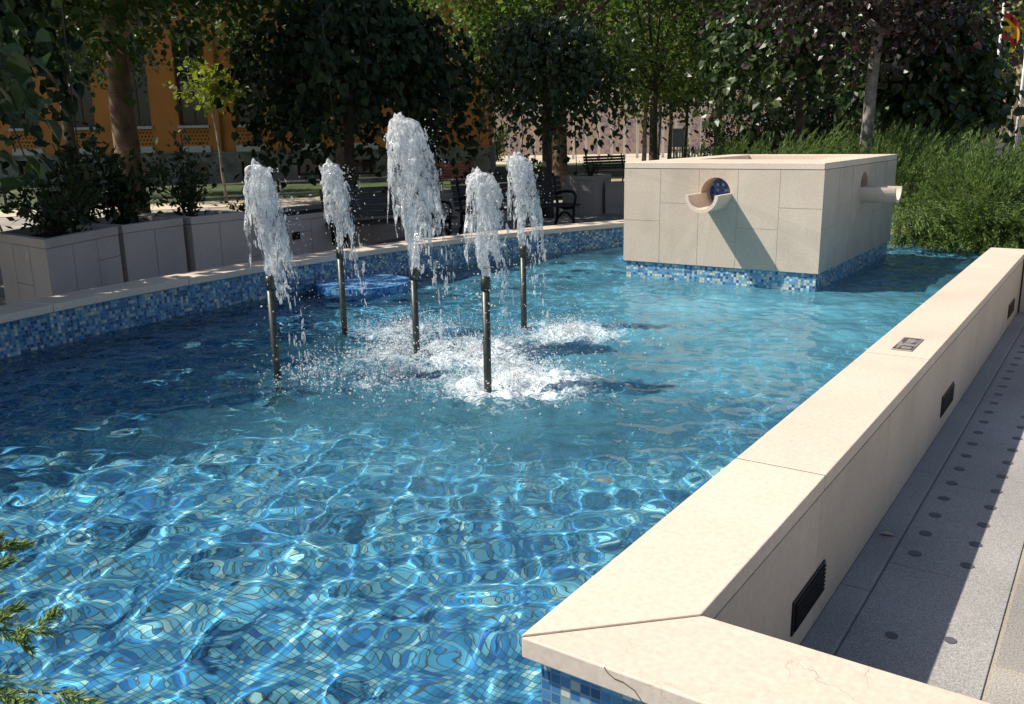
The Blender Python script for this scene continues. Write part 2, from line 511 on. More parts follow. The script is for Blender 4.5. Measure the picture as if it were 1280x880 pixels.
# water surface: sum of many small travelling waves plus rings spreading from the jets
NOZ = [(-3.944, 3.292, .85, 1.46), (-4.468, 4.36, .865, 1.43), (-3.664, 4.202, .80, 1.71), (-2.76, 3.739, .875, 1.41), (-3.47, 5.154, .84, 1.455)]
SPL = [(-3.75, 3.42, .42, .5), (-4.15, 4.65, .5, .85), (-3.3, 4.35, .6, 1.1), (-2.72, 3.95, .55, 1.2), (-3.1, 5.15, .5, 1.0), (-3.35, 3.65, .45, .62), (-3.75, 4.1, .5, .75)]


def wave_field(X, Y):
    r2 = np.random.default_rng(11)
    Z = np.zeros_like(X)
    for i in range(70):
        lam = 0.11 * (1.2 / 0.11) ** (r2.random() ** 1.15)
        th = r2.random() * 2 * math.pi
        k = 2 * math.pi / lam
        slope = 0.0225 * min(1.0, .30 / lam) ** .8 * (1 if lam > .19 else .55 + .35 * np.clip((Y - 1.8) / 1.6, 0, 1))
        env = np.clip(2.6 * vnoise(X * (.35 / lam ** .5) + 9.7 * i, Y * (.35 / lam ** .5) + 3.1 * i) - .35, 0, 1.5)
        Z += env * slope / k * np.sin(k * (X * math.cos(th) + Y * math.sin(th)) + r2.random() * 6.28 + 1.2 * fbm(X * .8 + i, Y * .8, 2))
    for i in range(16):                                   # fine wind ripple in patches
        lam = r2.uniform(.065, .11); th = r2.normal(.6, .9); k = 2 * math.pi / lam
        env = np.clip(3.2 * vnoise(X * 1.3 + 5.3 * i, Y * 1.3 + 8.1 * i) - 1.0, 0, 1.6)
        Z += env * .0105 / k * np.sin(k * (X * math.cos(th) + Y * math.sin(th)) + r2.random() * 6.28 + 2.0 * fbm(X * 1.7 + i, Y * 1.7, 2))
    for (x, y, zt, zj) in NOZ:
        d = np.hypot(X - x - .15, Y - y - .1)
        for lam, ph in ((.23, .3), (.15, 1.9)):
            k = 2 * math.pi / lam
            Z += 0.05 / k * np.exp(-d / 1.0) * np.sin(k * d + ph + 2.0 * fbm(X * 1.5 + ph, Y * 1.5, 2))
    return Z


def splash_mask(X, Y):
    s = np.zeros_like(X)
    for x, y, r, a in SPL:
        s = np.maximum(s, a * np.exp(-((X - x) ** 2 + (Y - y) ** 2) / (r * r)))
    return s


def water_sheet():
    ax = []
    x0, x1, y0, y1 = -6.2, RIGHT_X, NEAR_Y, FAR_Y
    st = 0.015
    xs = np.arange(x0, 1.2, st); xs = np.concatenate([xs, np.arange(1.2, x1 + .1, .06)])
    ys = np.arange(y0 - .1, y1 + .1, st)
    X, Y = np.meshgrid(xs, ys, indexing='ij')
    Z = wave_field(X, Y)
    s = splash_mask(X, Y)
    ch = fbm(X * 9, Y * 9, 4) - 0.47
    Z += s * 0.16 * ch + s * .05 * (fbm(X * 20, Y * 20, 3) - .45)
    fo = fbm(X * 11 + 40, Y * 11 + 3, 5) + 0.35 * (fbm(X * 40, Y * 40, 3) - .45)
    froth = s
    milk_sheen = np.clip(.42 * np.exp(-((X + 2.3) / 1.5) ** 2 - ((Y - 5.6) / 2.6) ** 2) + .14 * np.exp(-((X + 2.9) / 1.4) ** 2 - ((Y - 3.2) / .9) ** 2) + .25 * np.exp(-((Y - 7.5) / 2.2) ** 2) * (X > -5.2), 0, .6)  # part bubbles, part painted brightness of the rippled mid pool
    milk_sheen *= .55 + .9 * fbm(X * 2.2, Y * 2.2, 5)
    nx, ny = X.shape
    idx = np.arange(nx * ny).reshape(nx, ny)
    f = np.stack([idx[:-1, :-1], idx[1:, :-1], idx[1:, 1:], idx[:-1, 1:]], -1).reshape(-1, 4)
    xc = (X[:-1, :-1] + st / 2).ravel(); yc = (Y[:-1, :-1] + st / 2).ravel()
    ok = (yc > NEAR_Y) & (yc < FAR_Y + .1) & (np.hypot(xc - CX, yc - CY) < RR + .1)
    bay = (xc > -.80) & (yc > 1.60) & (yc < 8.90)
    box = (xc > -3.8) & (xc < -2.25) & (yc > 7.75) & (yc < 10.1)
    f = f[ok & ~bay & ~box]
    V = np.stack([X.ravel(), Y.ravel(), (Z + WL).ravel()], 1)
    used = np.unique(f)
    remap = np.full(len(V), -1); remap[used] = np.arange(len(used))
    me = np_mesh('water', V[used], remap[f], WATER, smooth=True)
    a = me.attributes.new('froth', 'FLOAT', 'POINT')
    a.data.foreach_set('value', froth.ravel()[used].astype(np.float32))
    a = me.attributes.new('milk_sheen', 'FLOAT', 'POINT')
    a.data.foreach_set('value', milk_sheen.ravel()[used].astype(np.float32))
    o = link('water', me)
    tag(o, kind='structure')
    o.cycles.is_caustics_caster = True
    return o


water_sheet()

# ------------------------------------------------------------------ ground sheets
def ground_with_hole():
    """pavement: one sheet with the pool cut out, the walkway bay beside the straight wall included"""
    mb = MB()
    B = 26.0
    o_r = RR + 0.25
    y0, y1 = NEAR_Y - 0.25, FAR_Y + 0.3
    mb.poly([(-B, -B, 0), (B, -B, 0), (B, y0, 0), (-B, y0, 0)])
    mb.poly([(-B, y1, 0), (B, y1, 0), (B, B, 0), (-B, B, 0)])
    n = 40
    for i in range(n):
        a = y0 + (y1 - y0) * i / n; b = y0 + (y1 - y0) * (i + 1) / n
        mb.poly([(-B, a, 0), (arc(a, o_r), a, 0), (arc(b, o_r), b, 0), (-B, b, 0)])
    mb.poly([(RIGHT_X + .2, y0, 0), (B, y0, 0), (B, y1, 0), (RIGHT_X + .2, y1, 0)])
    mb.poly([(-0.75, 1.65, 0), (RIGHT_X + .2, 1.65, 0), (RIGHT_X + .2, 8.8, 0), (-0.75, 8.8, 0)])
    return mb


def paving_material():
    m, nt, b = newmat('granite_paving')
    L = nt.links.new
    tc = nd(nt, 'ShaderNodeTexCoord')
    br = nd(nt, 'ShaderNodeTexBrick'); br.offset = 0.5
    br.inputs['Scale'].default_value = 1.0
    br.inputs['Color1'].default_value = (0.30, 0.28, 0.26, 1); br.inputs['Color2'].default_value = (0.40, 0.37, 0.33, 1)
    br.inputs['Mortar'].default_value = (0.42, 0.37, 0.29, 1); br.inputs['Mortar Size'].default_value = 0.006
    br.inputs['Brick Width'].default_value = 0.62; br.inputs['Row Height'].default_value = 0.41
    mp = nd(nt, 'ShaderNodeMapping'); mp.inputs['Rotation'].default_value = (0, 0, R(90)); mp.inputs['Location'].default_value = (0.0, 0.17, 0)
    L(tc.outputs['Object'], mp.inputs['Vector']); L(mp.outputs[0], br.inputs['Vector'])
    n1 = nd(nt, 'ShaderNodeTexNoise', i_Scale=180.0, i_Detail=3.0); L(tc.outputs['Object'], n1.inputs['Vector'])
    r1 = ramp(nt, [(0.35, (0.65, 0.65, 0.65)), (0.65, (1.25, 1.25, 1.25))]); L(n1.outputs['Fac'], r1.inputs['Fac'])
    n2 = nd(nt, 'ShaderNodeTexNoise', i_Scale=1.7, i_Detail=7.0); L(tc.outputs['Object'], n2.inputs['Vector'])
    r2 = ramp(nt, [(0.3, (0.78, 0.78, 0.78)), (0.7, (1.1, 1.1, 1.1))]); L(n2.outputs['Fac'], r2.inputs['Fac'])
    m1 = nd(nt, 'ShaderNodeMix', data_type='RGBA', blend_type='MULTIPLY'); m1.inputs[0].default_value = 1
    m2 = nd(nt, 'ShaderNodeMix', data_type='RGBA', blend_type='MULTIPLY'); m2.inputs[0].default_value = 1
    L(br.outputs['Color'], m1.inputs[6]); L(r1.outputs[0], m1.inputs[7]); L(m1.outputs[2], m2.inputs[6]); L(r2.outputs[0], m2.inputs[7])
    L(m2.outputs[2], b.inputs['Base Color'])
    b.inputs['Roughness'].default_value = 0.75
    bp = nd(nt, 'ShaderNodeBump', i_Strength=0.3, i_Distance=0.004); L(n1.outputs['Fac'], bp.inputs['Height'])
    bp2 = nd(nt, 'ShaderNodeBump', i_Strength=0.6, i_Distance=0.006, invert=True); L(br.outputs['Fac'], bp2.inputs['Height']); L(bp.outputs[0], bp2.inputs['Normal'])
    L(bp2.outputs[0], b.inputs['Normal'])
    return m


PAVE = paving_material()
tag(ground_with_hole().build('pavement', PAVE), kind='structure')

# open ground all round, out to the horizon, 4 mm below the paving
EARTH = simple('dry_earth', (0.34, 0.27, 0.18), 0.95, var=0.3, scale=0.6, bump=0.3)
gm = MB()
for x0, x1, y0, y1 in ((-700, -25.9, -700, 900), (25.9, 700, -700, 900), (-25.9, 25.9, -700, -25.9), (-25.9, 25.9, 25.9, 900)):
    gm.poly([(x0, y0, -.004), (x1, y0, -.004), (x1, y1, -.004), (x0, y1, -.004)])
tag(gm.build('ground', EARTH), kind='structure')


def sheet(name, frs, z, mat):
    mb = MB()
    mb.poly([(*at(f, r), z) for f, r in frs])
    return tag(mb.build(name, mat), kind='structure')


GRASS_G = simple('turf', (0.045, 0.075, 0.018), 0.95, var=0.45, scale=2.5, bump=0.5)
SAND = simple('pale_sand', (0.55, 0.46, 0.34), 0.95, var=0.15, scale=1.2, bump=0.2)
sheet('lawn', [(22.0, -60), (22.0, -13), (25.5, -5), (30, 0), (34, 3), (34, 26), (90, 60), (110, -40), (60, -60)], .006, GRASS_G)
sheet('path', [(19.0, -24), (19.2, -12.8), (22.8, -4.8), (27.0, .2), (27.0, 3.2), (29.4, 3.2), (29.4, -.2), (24.9, -5.4), (21.2, -13.4), (21.0, -24)], .010, SAND)
sheet('sandy_court', [(50, -8), (50, 11), (63, 16), (75, 16), (75, -12)], .012, SAND)

# ------------------------------------------------------------------ pool walls
pw = empty('pool_wall', (-0.83, 1.57, 0), 'straight beige limestone wall with flat coping turning a corner beside the shaded walkway', 'wall')
PWO = Vector((-0.83, 1.57, 0))


def rel(o, origin):
    """the mesh was written in world coordinates: move it under its parent's origin"""
    o.data.transform(Matrix.Translation(-Vector(origin)))
    return o


# coping slabs, mitred at both corners; open joints 3 mm
XI, XO = -0.982, -0.686
g = 0.0025
YA, YB = 1.424, 1.722       # near arm
YC, YD = 8.722, 9.052       # far arm
slabs = []
ys = [None, 2.72, 4.45, 6.17, 7.6, None]
for i in range(5):
    a, b = ys[i], ys[i + 1]
    if a is None:
        q = [(XI, YA + g), (XO - g, YB), (XO, b - g), (XI, b - g)]
        q = [(XI, YA + 2 * g), (XO, YB + 2 * g), (XO, b - g), (XI, b - g)]
    elif b is None:
        q = [(XI, a + g), (XO, a + g), (XO, YC - 2 * g), (XI, YD - 2 * g)]
    else:
        q = [(XI, a + g), (XO, a + g), (XO, b - g), (XI, b - g)]
    slabs.append(q)
slabs.append([(XI + 2 * g, YA), (0.55 - g, YA), (0.55 - g, YB), (XO + 2 * g, YB)])
slabs.append([(0.55 + g, YA), (2.4 - g, YA), (2.4 - g, YB), (0.55 + g, YB)])
slabs.append([(2.4 + g, YA), (RIGHT_X + .2, YA), (RIGHT_X + .2, YB), (2.4 + g, YB)])
slabs.append([(XO + 2 * g, YC), (1.3 - g, YC), (1.3 - g, YD), (XI + 2 * g, YD)])
slabs.append([(1.3 + g, YC), (RIGHT_X + .2, YC), (RIGHT_X + .2, YD), (1.3 + g, YD)])
for i, q in enumerate(slabs):
    mb = MB()
    dz = random.uniform(-.0012, .0012)
    mb.hexa([(x, y, CT - .052) for x, y in q] + [(x, y, CT + dz) for x, y in q])
    rel(mb.build('coping_slab', LIME, pw, bevel=0.004), PWO)

# an old crack across the edge of the near coping slab
mb = MB()
ck = [(-.772, .535), (-.762, .524), (-.748, .517), (-.728, .5165), (-.702, .507), (-.690, .494), (-.684, .485)]
for (a, za), (b, zb) in zip(ck[:-1], ck[1:]):
    mb.bar((a, YA - .0003, za), (b, YA - .0003, zb), .0016, .0016, up=(0, 1, 0))
ct = [] and [(-.772, YA + .004), (-.79, YA + .02), (-.81, YA + .03), (-.80, YA + .055), (-.83, YA + .075)]
for a, b in zip(ct[:-1], ct[1:]):
    mb.bar((*a, CT + .0005), (*b, CT + .0005), .0012, .0012)
rel(mb.build('crack', simple('crack_dark', (.09, .075, .06), .9), pw), PWO)

# cladding on the walkway side: panels with 2 mm joints, over a mortar core
mb = MB()
core_x0, core_x1 = XI + .05, XO - .03
mb.box(core_x0, core_x1, YA + .05, YD - .05, FLOOR - .05, CT - .053)
mb.box(core_x1, RIGHT_X + .2, YA + .05, YB - .03, FLOOR - .05, CT - .053)
mb.box(core_x1, RIGHT_X + .2, YC + .03, YD - .05, FLOOR - .05, CT - .053)
for yj in (2.72, 4.45, 6.17, 7.6):
    mb.box(XI + .004, XO - .004, yj - .0025, yj + .0025, CT - .0525, CT - .0012)
for xj in (.55, 2.4):
    mb.box(xj - .0025, xj + .0025, YA + .004, YB - .004, CT - .0525, CT - .0012)
rel(mb.build('core', GROUT, pw), PWO)
mb = MB()
py = [1.722, 2.69, 3.66, 4.62, 5.6, 6.57, 7.54, 8.722]
for a, b in zip(py[:-1], py[1:]):
    mb.box(XO - .027, XO, a + .0015, b - .0015, -.01, CT - .0555)
for a in np.arange(XO + .01, RIGHT_X, 0.97):
    mb.box(a + .002, a + .967, YB - .027, YB, -.01, CT - .0555)
    mb.box(a + .002, a + .967, YC, YC + .027, -.01, CT - .0555)
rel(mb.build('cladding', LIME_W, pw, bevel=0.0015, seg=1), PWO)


def band(mb, p, q, z0, z1, n=1, m=0, u0=0.0):
    """vertical strip from p to q with uv in metres"""
    L_ = math.hypot(q[0] - p[0], q[1] - p[1])
    mb.poly([(*p, z0), (*q, z0), (*q, z1), (*p, z1)], uv=[(u0, z0), (u0 + L_, z0), (u0 + L_, z1), (u0, z1)], m=m)
    return u0 + L_


MX, MYA, MYD = XI + .034, YA + .034, YD - .034
mb = MB()
u = band(mb, (MX, MYA), (RIGHT_X + .2, MYA), FLOOR, CT - .052)
u = band(mb, (MX, MYD), (MX, MYA), FLOOR, CT - .052, u0=0.0)
u = band(mb, (RIGHT_X + .2, MYD), (MX, MYD), FLOOR, CT - .052, u0=2.0)
o = rel(mb.build('mosaic_band', WALLTILE, pw), PWO)
o.cycles.is_caustics_receiver = True

# dark louvred lights let into the walkway face
for a, b, z0, z1 in ((2.44, 2.775, .108, .222), (4.945, 5.30, .108, .222), (7.90, 8.27, .108, .222)):
    mb = MB()
    mb.box(XO - .01, XO + .006, a, b, z0, z1)
    o = rel(mb.build('recessed_light', DARK, pw, bevel=.002), PWO)
    mb = MB()
    for k in range(7):
        z = z0 + .016 + k * (z1 - z0 - .03) / 6
        mb.bar((XO + .009, a + .012, z), (XO + .009, b - .012, z), .006, .005)
    lo = rel(mb.build('louvre', DARK, o), PWO)

# cast plaque let into the coping
STEEL = simple('worn_zinc', (0.36, 0.33, 0.30), 0.5, 0.35, var=0.25, scale=40)
STEEL_D = simple('zinc_recess', (0.10, 0.09, 0.085), 0.6, 0.3)
mb = MB()
pz = CT + .0015
px0, px1, py0, py1 = -.882, -.786, 4.556, 4.858
mb.box(px0, px1, py0, py1, pz, pz + .004)
plq = rel(mb.build('plaque', STEEL, pw, bevel=.001, seg=1), PWO)
mb = MB()
zt = pz + .0045
def strip(x0, x1, y0, y1, m=0):
    mb.box(px0 + (px1 - px0) * x0, px0 + (px1 - px0) * x1, py0 + (py1 - py0) * y0, py0 + (py1 - py0) * y1, zt - .002, zt + .001, m)
strip(.06, .94, .05, .10); strip(.06, .12, .05, .33); strip(.30, .36, .05, .3); strip(.36, .9, .27, .33); strip(.86, .94, .08, .33)
strip(.22, .3, .5, .94); strip(.36, .9, .88, .93); strip(.40, .86, .52, .55); strip(.10, .18, .62, .9)
for k in range(5):
    strip(.68, .92, .48 + k * .09, .50 + k * .09)
rel(mb.build('relief', STEEL_D, plq), PWO)

# low granite plinth course and studded slab along the wall foot (flush setting pieces)
mb = MB()
for a, b in zip(np.arange(YB, YC, 1.3), np.arange(YB, YC, 1.3) + 1.3):
    mb.box(XO + .001, XO + .098, a + .002, min(b, YC) - .002, -.02, .022)
tag(mb.build('gutter_strip', GRAN, bevel=.003), kind='structure')
mb = MB()
yy = [YB + .002, 2.37, 3.315, 4.26, 5.20, 6.15, 7.1, 8.05, YC - .002]
for a, b in zip(yy[:-1], yy[1:]):
    mb.box(XO + .103, -.178, a + .0015, b - .0015, -.02, .006)
tag(mb.build('walkway', GRAN, bevel=.002), kind='structure')
mb = MB()
for yv in np.arange(3.44, 8.7, .2095):
    for xv in (-.515, -.333):
        for p in [[(xv + .024 * math.cos(a), yv + .024 * math.sin(a), .0085) for a in np.linspace(0, 2 * math.pi, 16, endpoint=False)]]:
            mb.poly(p)
            for k in range(16):
                a, b = p[k], p[(k + 1) % 16]
                mb.poly([(a[0], a[1], .003), (b[0], b[1], .003), b, a])
for xv, yv in ((-.301, 2.86), (-.462, 2.79)):
    p = [(xv + .02 * math.cos(a), yv + .02 * math.sin(a), .0085) for a in np.linspace(0, 2 * math.pi, 14, endpoint=False)]
    mb.poly(p)
tag(mb.build('tactile_studs', simple('stud_grey', (0.10, 0.10, 0.105), 0.5)), 'double row of dark round studs set in the granite slabs along the wall foot', 'studs', kind='stuff')

# a dry leaf lying on the gutter strip
mb = MB()
lx, ly = -.635, 3.52
mb.poly([(lx - .03, ly - .01, .026), (lx, ly - .022, .033), (lx + .035, ly, .027), (lx + .005, ly + .008, .036)])
mb.poly([(lx - .03, ly - .01, .026), (lx + .005, ly + .008, .036), (lx + .03, ly + .02, .03), (lx - .005, ly + .024, .028)])
tag(mb.build('dry_leaf', simple('dry_leaf', (0.45, 0.38, 0.28), 0.8)), 'pale dry leaf lying on the dark gutter strip at the wall foot', 'leaf')

# curved far side of the pool
cw = empty('curved_pool_wall', (arc(5.0), 5.0, 0), 'long curved pool edge with mosaic band below its coping, in front of the planters', 'wall')
CWO = Vector((arc(5.0), 5.0, 0))


def pol(r, t, z):
    return (CX - r * math.cos(t), CY + r * math.sin(t), z)


T0 = math.asin((NEAR_Y - .2 - CY) / RR); T1 = math.asin((FAR_Y + .2 - CY) / RR)
n_sl = 11
for i in range(n_sl):
    a = T0 + (T1 - T0) * i / n_sl + .0002; b = T0 + (T1 - T0) * (i + 1) / n_sl - .0002
    mb = MB()
    dz = random.uniform(-.002, .002)
    k = 6
    for j in range(k):
        t, s = a + (b - a) * j / k, a + (b - a) * (j + 1) / k
        r0, r1 = RR - .0, RR + .32
        z0, z1 = CT - .052, CT + dz
        A = [pol(r1, t, z0), pol(r0, t, z0), pol(r0, s, z0), pol(r1, s, z0)]
        Bt = [pol(r1, t, z1), pol(r0, t, z1), pol(r0, s, z1), pol(r1, s, z1)]
        mb.poly(Bt); mb.poly(A[::-1])
        mb.poly([A[1], A[2], Bt[2], Bt[1]]); mb.poly([A[3], A[0], Bt[0], Bt[3]])
        if j == 0: mb.poly([A[0], A[1], Bt[1], Bt[0]])
        if j == k - 1: mb.poly([A[2], A[3], Bt[3], Bt[2]])
    rel(mb.build('coping_slab', LIME, cw, bevel=.004), CWO)
mb = MB(); mo = MB()
k = 60
for j in range(k):
    t, s = T0 + (T1 - T0) * j / k, T0 + (T1 - T0) * (j + 1) / k
    r = RR + .03
    z0, z1 = FLOOR, CT - .052
    mb.poly([pol(r, t, z0), pol(r, s, z0), pol(r, s, z1), pol(r, t, z1)], uv=[(t * r, z0), (s * r, z0), (s * r, z1), (t * r, z1)])
    r = RR + .30
    mo.poly([pol(r, s, -.01), pol(r, t, -.01), pol(r, t, z1), pol(r, s, z1)])
o = rel(mb.build('mosaic_band', WALLTILE, cw), CWO)
o.cycles.is_caustics_receiver = True
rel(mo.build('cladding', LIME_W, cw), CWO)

# near and far ends of the pool: low walls that hold the juniper beds
mb = MB()
def end_wall(name, y0, y1, x0, x1, label, face_y, top=CT):
    t = empty(name, (0, (y0 + y1) / 2, 0), label, 'wall')
    org = (0, (y0 + y1) / 2, 0)
    m1 = MB(); m1.box(x0, x1, y0, y1, FLOOR - .02, top - .055); rel(m1.build('core', LIME_W, t), org)
    m2 = MB(); m2.box(x0, x1, y0 - .02, y1 + .02, top - .052, top); rel(m2.build('coping_slab', LIME, t, bevel=.004), org)
    m3 = MB(); band(m3, (x0, face_y), (x1, face_y), FLOOR, top - .056)
    o = rel(m3.build('mosaic_band', WALLTILE, t), org); o.cycles.is_caustics_receiver = True
    return t
end_wall('end_wall', NEAR_Y - .25, NEAR_Y, arc(NEAR_Y), RIGHT_X + .2, 'low pool end wall under the camera, beside the near juniper', NEAR_Y + .002)
end_wall('end_wall', FAR_Y, FAR_Y + .25, arc(FAR_Y) + .3, RIGHT_X + .2, 'low pool end wall hidden under the drooping junipers at the far end', FAR_Y - .002, .36)
sw = MB(); sw.box(RIGHT_X + .0, RIGHT_X + .25, NEAR_Y, YA, FLOOR, CT); sw.box(RIGHT_X, RIGHT_X + .25, YD, FAR_Y, FLOOR, CT)
sw.box(RIGHT_X, RIGHT_X + .25, YB + .1, YC - .1, 0, .3)
tag(sw.build('side_wall', LIME_W), 'plain limestone wall closing the pool on the side out of view', 'wall')

# ------------------------------------------------------------------ fountain block with stone spouts
BX0, BX1, BY0, BY1 = -3.94, -2.095, 7.58, 10.28
BZ0, BZ1, BZ2 = .41, 1.272, 1.33
fb = empty('fountain_block', ((BX0 + BX1) / 2, (BY0 + BY1) / 2, FLOOR), 'large square limestone fountain block with round spouts standing in the pool', 'fountain')
FBO = Vector(((BX0 + BX1) / 2, (BY0 + BY1) / 2, FLOOR))
SX, SZ, SR = -3.035, 1.065, .137       # spout on the front
SY = 8.93                               # spout on the side

mb = MB()


def ring_face(mb, conv, u0, u1, v0, v1, cu, cv, r, m=0, n=40):
    """rectangle with a round hole, as a ring of quads; conv maps (u, v) to 3D"""
    angs = set(2 * math.pi * k / n for k in range(n))
    for uu in (u0, u1):
        for vv in (v0, v1):
            angs.add(math.atan2(vv - cv, uu - cu) % (2 * math.pi))
    angs = sorted(angs)
    inn, out = [], []
    for a in angs:
        c, s = math.cos(a), math.sin(a)
        ts = []
        if c > 1e-9: ts.append((u1 - cu) / c)
        if c < -1e-9: ts.append((u0 - cu) / c)
        if s > 1e-9: ts.append((v1 - cv) / s)
        if s < -1e-9: ts.append((v0 - cv) / s)
        t = min(ts)
        inn.append((cu + r * c, cv + r * s)); out.append((cu + t * c, cv + t * s))
    k = len(angs)
    for i in range(k):
        j = (i + 1) % k
        mb.poly([conv(*out[i]), conv(*out[j]), conv(*inn[j]), conv(*inn[i])], m=m)
    return inn


fr = lambda u, v: (u, BY0, v)
inn = ring_face(mb, fr, BX0, BX1, BZ0, BZ1, SX, SZ, SR)
rt_ = lambda u, v: (BX1, u, v)
inn2 = ring_face(mb, rt_, BY0, BY1, BZ0, BZ1, SY, SZ, SR)
mb.poly([(BX0, BY1, BZ0), (BX0, BY0, BZ0), (BX0, BY0, BZ1), (BX0, BY1, BZ1)])
mb.poly([(BX1, BY1, BZ0), (BX0, BY1, BZ0), (BX0, BY1, BZ1), (BX1, BY1, BZ1)])
mb.poly([(BX0, BY0, BZ0), (BX1, BY0, BZ0), (BX1, BY1, BZ0), (BX0, BY1, BZ0)][::-1])
# reveals of the two round openings
for ring, ax in ((inn, 'y'), (inn2, 'x')):
    k = len(ring)
    for i in range(k):
        a, b = ring[i], ring[(i + 1) % k]
        if ax == 'y':
            mb.poly([(a[0], BY0, a[1]), (b[0], BY0, b[1]), (b[0], BY0 + .22, b[1]), (a[0], BY0 + .22, a[1])], smooth=True)
        else:
            mb.poly([(BX1, a[0], a[1]), (BX1, b[0], b[1]), (BX1 - .22, b[0], b[1]), (BX1 - .22, a[0], a[1])], smooth=True)
# mortar joints, a hair proud
J = .0012
def fj(u0, v0, u1, v1, side=0):
    if side == 0:
        mb.box(min(u0, u1) - J, max(u0, u1) + J, BY0 - .0012, BY0 + .003, min(v0, v1) - J, max(v0, v1) + J, 1)
    else:
        mb.box(BX1 - .003, BX1 + .0012, min(u0, u1) - J, max(u0, u1) + J, min(v0, v1) - J, max(v0, v1) + J, 1)
for x in (-3.57, -3.193, -2.832, -2.462):
    fj(x, BZ0, x, BZ1)
fj(BX0, .80, -3.57, .80); fj(-3.57, .968, -3.193, .968); fj(-2.832, .768, -2.462, .768); fj(-2.462, .955, BX1, .955)
for y in (8.05, 8.50, 9.36, 9.82):
    fj(y, BZ0, y, BZ1, 1)
fj(BY0, .78, 8.05, .78, 1); fj(8.05, .95, 8.5, .95, 1); fj(9.36, .80, 9.82, .80, 1); fj(9.82, .93, BY1, .93, 1)
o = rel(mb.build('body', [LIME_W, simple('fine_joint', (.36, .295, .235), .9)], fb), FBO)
# tile discs at the back of the openings
DEEPTILE = mosaic('mosaic_deep', [(0.01, 0.04, 0.2), (0.02, 0.08, 0.32), (0.04, 0.14, 0.45), (0.2, 0.35, 0.6)])
n = 28
for conv in (lambda c, s: (SX + c, BY0 + .21, SZ + s), lambda c, s: (BX1 - .21, SY + c, SZ + s)):
    mb = MB()
    cs = [((SR + .01) * math.cos(2 * math.pi * k / n), (SR + .01) * math.sin(2 * math.pi * k / n)) for k in range(n)]
    mb.poly([conv(*c) for c in cs], uv=cs)
    rel(mb.build('opening_lining', DEEPTILE, fb), FBO)
# cap: four mitred slabs round the open basin
OX0, OX1, OY0, OY1 = -3.62, -2.42, 8.52, 10.02
for q in ([(BX0, BY0), (BX1, BY0), (OX1, OY0), (OX0, OY0)], [(BX1, BY0), (BX1, BY1), (OX1, OY1), (OX1, OY0)],
          [(BX1, BY1), (BX0, BY1), (OX0, OY1), (OX1, OY1)], [(BX0, BY1), (BX0, BY0), (OX0, OY0), (OX0, OY1)]):
    c = Vector((sum(p[0] for p in q) / 4, sum(p[1] for p in q) / 4))
    q = [tuple(Vector(p) + (c - Vector(p)).normalized() * .0012) for p in q]
    mb = MB(); mb.hexa([(x, y, BZ1 + .003) for x, y in q] + [(x, y, BZ2) for x, y in q])
    rel(mb.build('cap_slab', LIME, fb, bevel=.004), FBO)
mb = MB()
mb.poly([(OX0, OY0, .9), (OX1, OY0, .9), (OX1, OY1, .9), (OX0, OY1, .9)])
for p, q in (((OX0, OY0), (OX1, OY0)), ((OX1, OY0), (OX1, OY1)), ((OX1, OY1), (OX0, OY1)), ((OX0, OY1), (OX0, OY0))):
    mb.poly([(*q, .9), (*p, .9), (*p, BZ1 + .004), (*q, BZ1 + .004)])
mb.poly([(BX0 + .02, BY0 + .02, BZ1 - .002), (BX1 - .02, BY0 + .02, BZ1 - .002), (OX1, OY0, BZ1 - .002), (OX0, OY0, BZ1 - .002)])
rel(mb.build('basin', LIME_W, fb), FBO)
mb = MB()
e = .022
P = [(BX0 + e, BY0 + e), (BX1 - e, BY0 + e), (BX1 - e, BY1 - e), (BX0 + e, BY1 - e)]
u = 0
for i in range(4):
    u = band(mb, P[i], P[(i + 1) % 4], FLOOR, BZ0 + .001, u0=u)
BOXTILE = mosaic('mosaic_light', [(0.03, 0.10, 0.26), (0.07, 0.24, 0.46), (0.12, 0.34, 0.54), (0.22, 0.46, 0.60), (0.09, 0.28, 0.50),
                                  (0.34, 0.54, 0.60), (0.62, 0.62, 0.50), (0.55, 0.56, 0.48)], grout=(0.22, 0.27, 0.30), gw=0.12)
o = rel(mb.build('mosaic_band', BOXTILE, fb), FBO)
o.cycles.is_caustics_receiver = True


def spout(conv):
    """half round channel, length .33 out of the face; conv(t, s, z): s along the face, t outwards"""
    mb = MB()
    ro, ri, n = .150, .120, 20
    t0, t1 = -.10, .315
    P = [[(t, r * math.cos(math.pi + math.pi * k / n), SZ + r * math.sin(math.pi + math.pi * k / n)) for k in range(n + 1)] for t in (t0, t1) for r in (ro, ri)]
    ob, ib, of, inf = P
    c = lambda p: conv(*p)
    for k in range(n):
        mb.poly([c(ob[k]), c(ob[k + 1]), c(of[k + 1]), c(of[k])], smooth=True)
        mb.poly([c(ib[k + 1]), c(ib[k]), c(inf[k]), c(inf[k + 1])], smooth=True)
        mb.poly([c(of[k]), c(of[k + 1]), c(inf[k + 1]), c(inf[k])])
    for k in (0, n):
        mb.poly([c(ob[k]), c(of[k]), c(inf[k]), c(ib[k])])
    rel(mb.build('spout', LIME, fb), FBO)


spout(lambda t, s, z: (SX + s, BY0 - t, z))
spout(lambda t, s, z: (BX1 + t, SY - s, z))

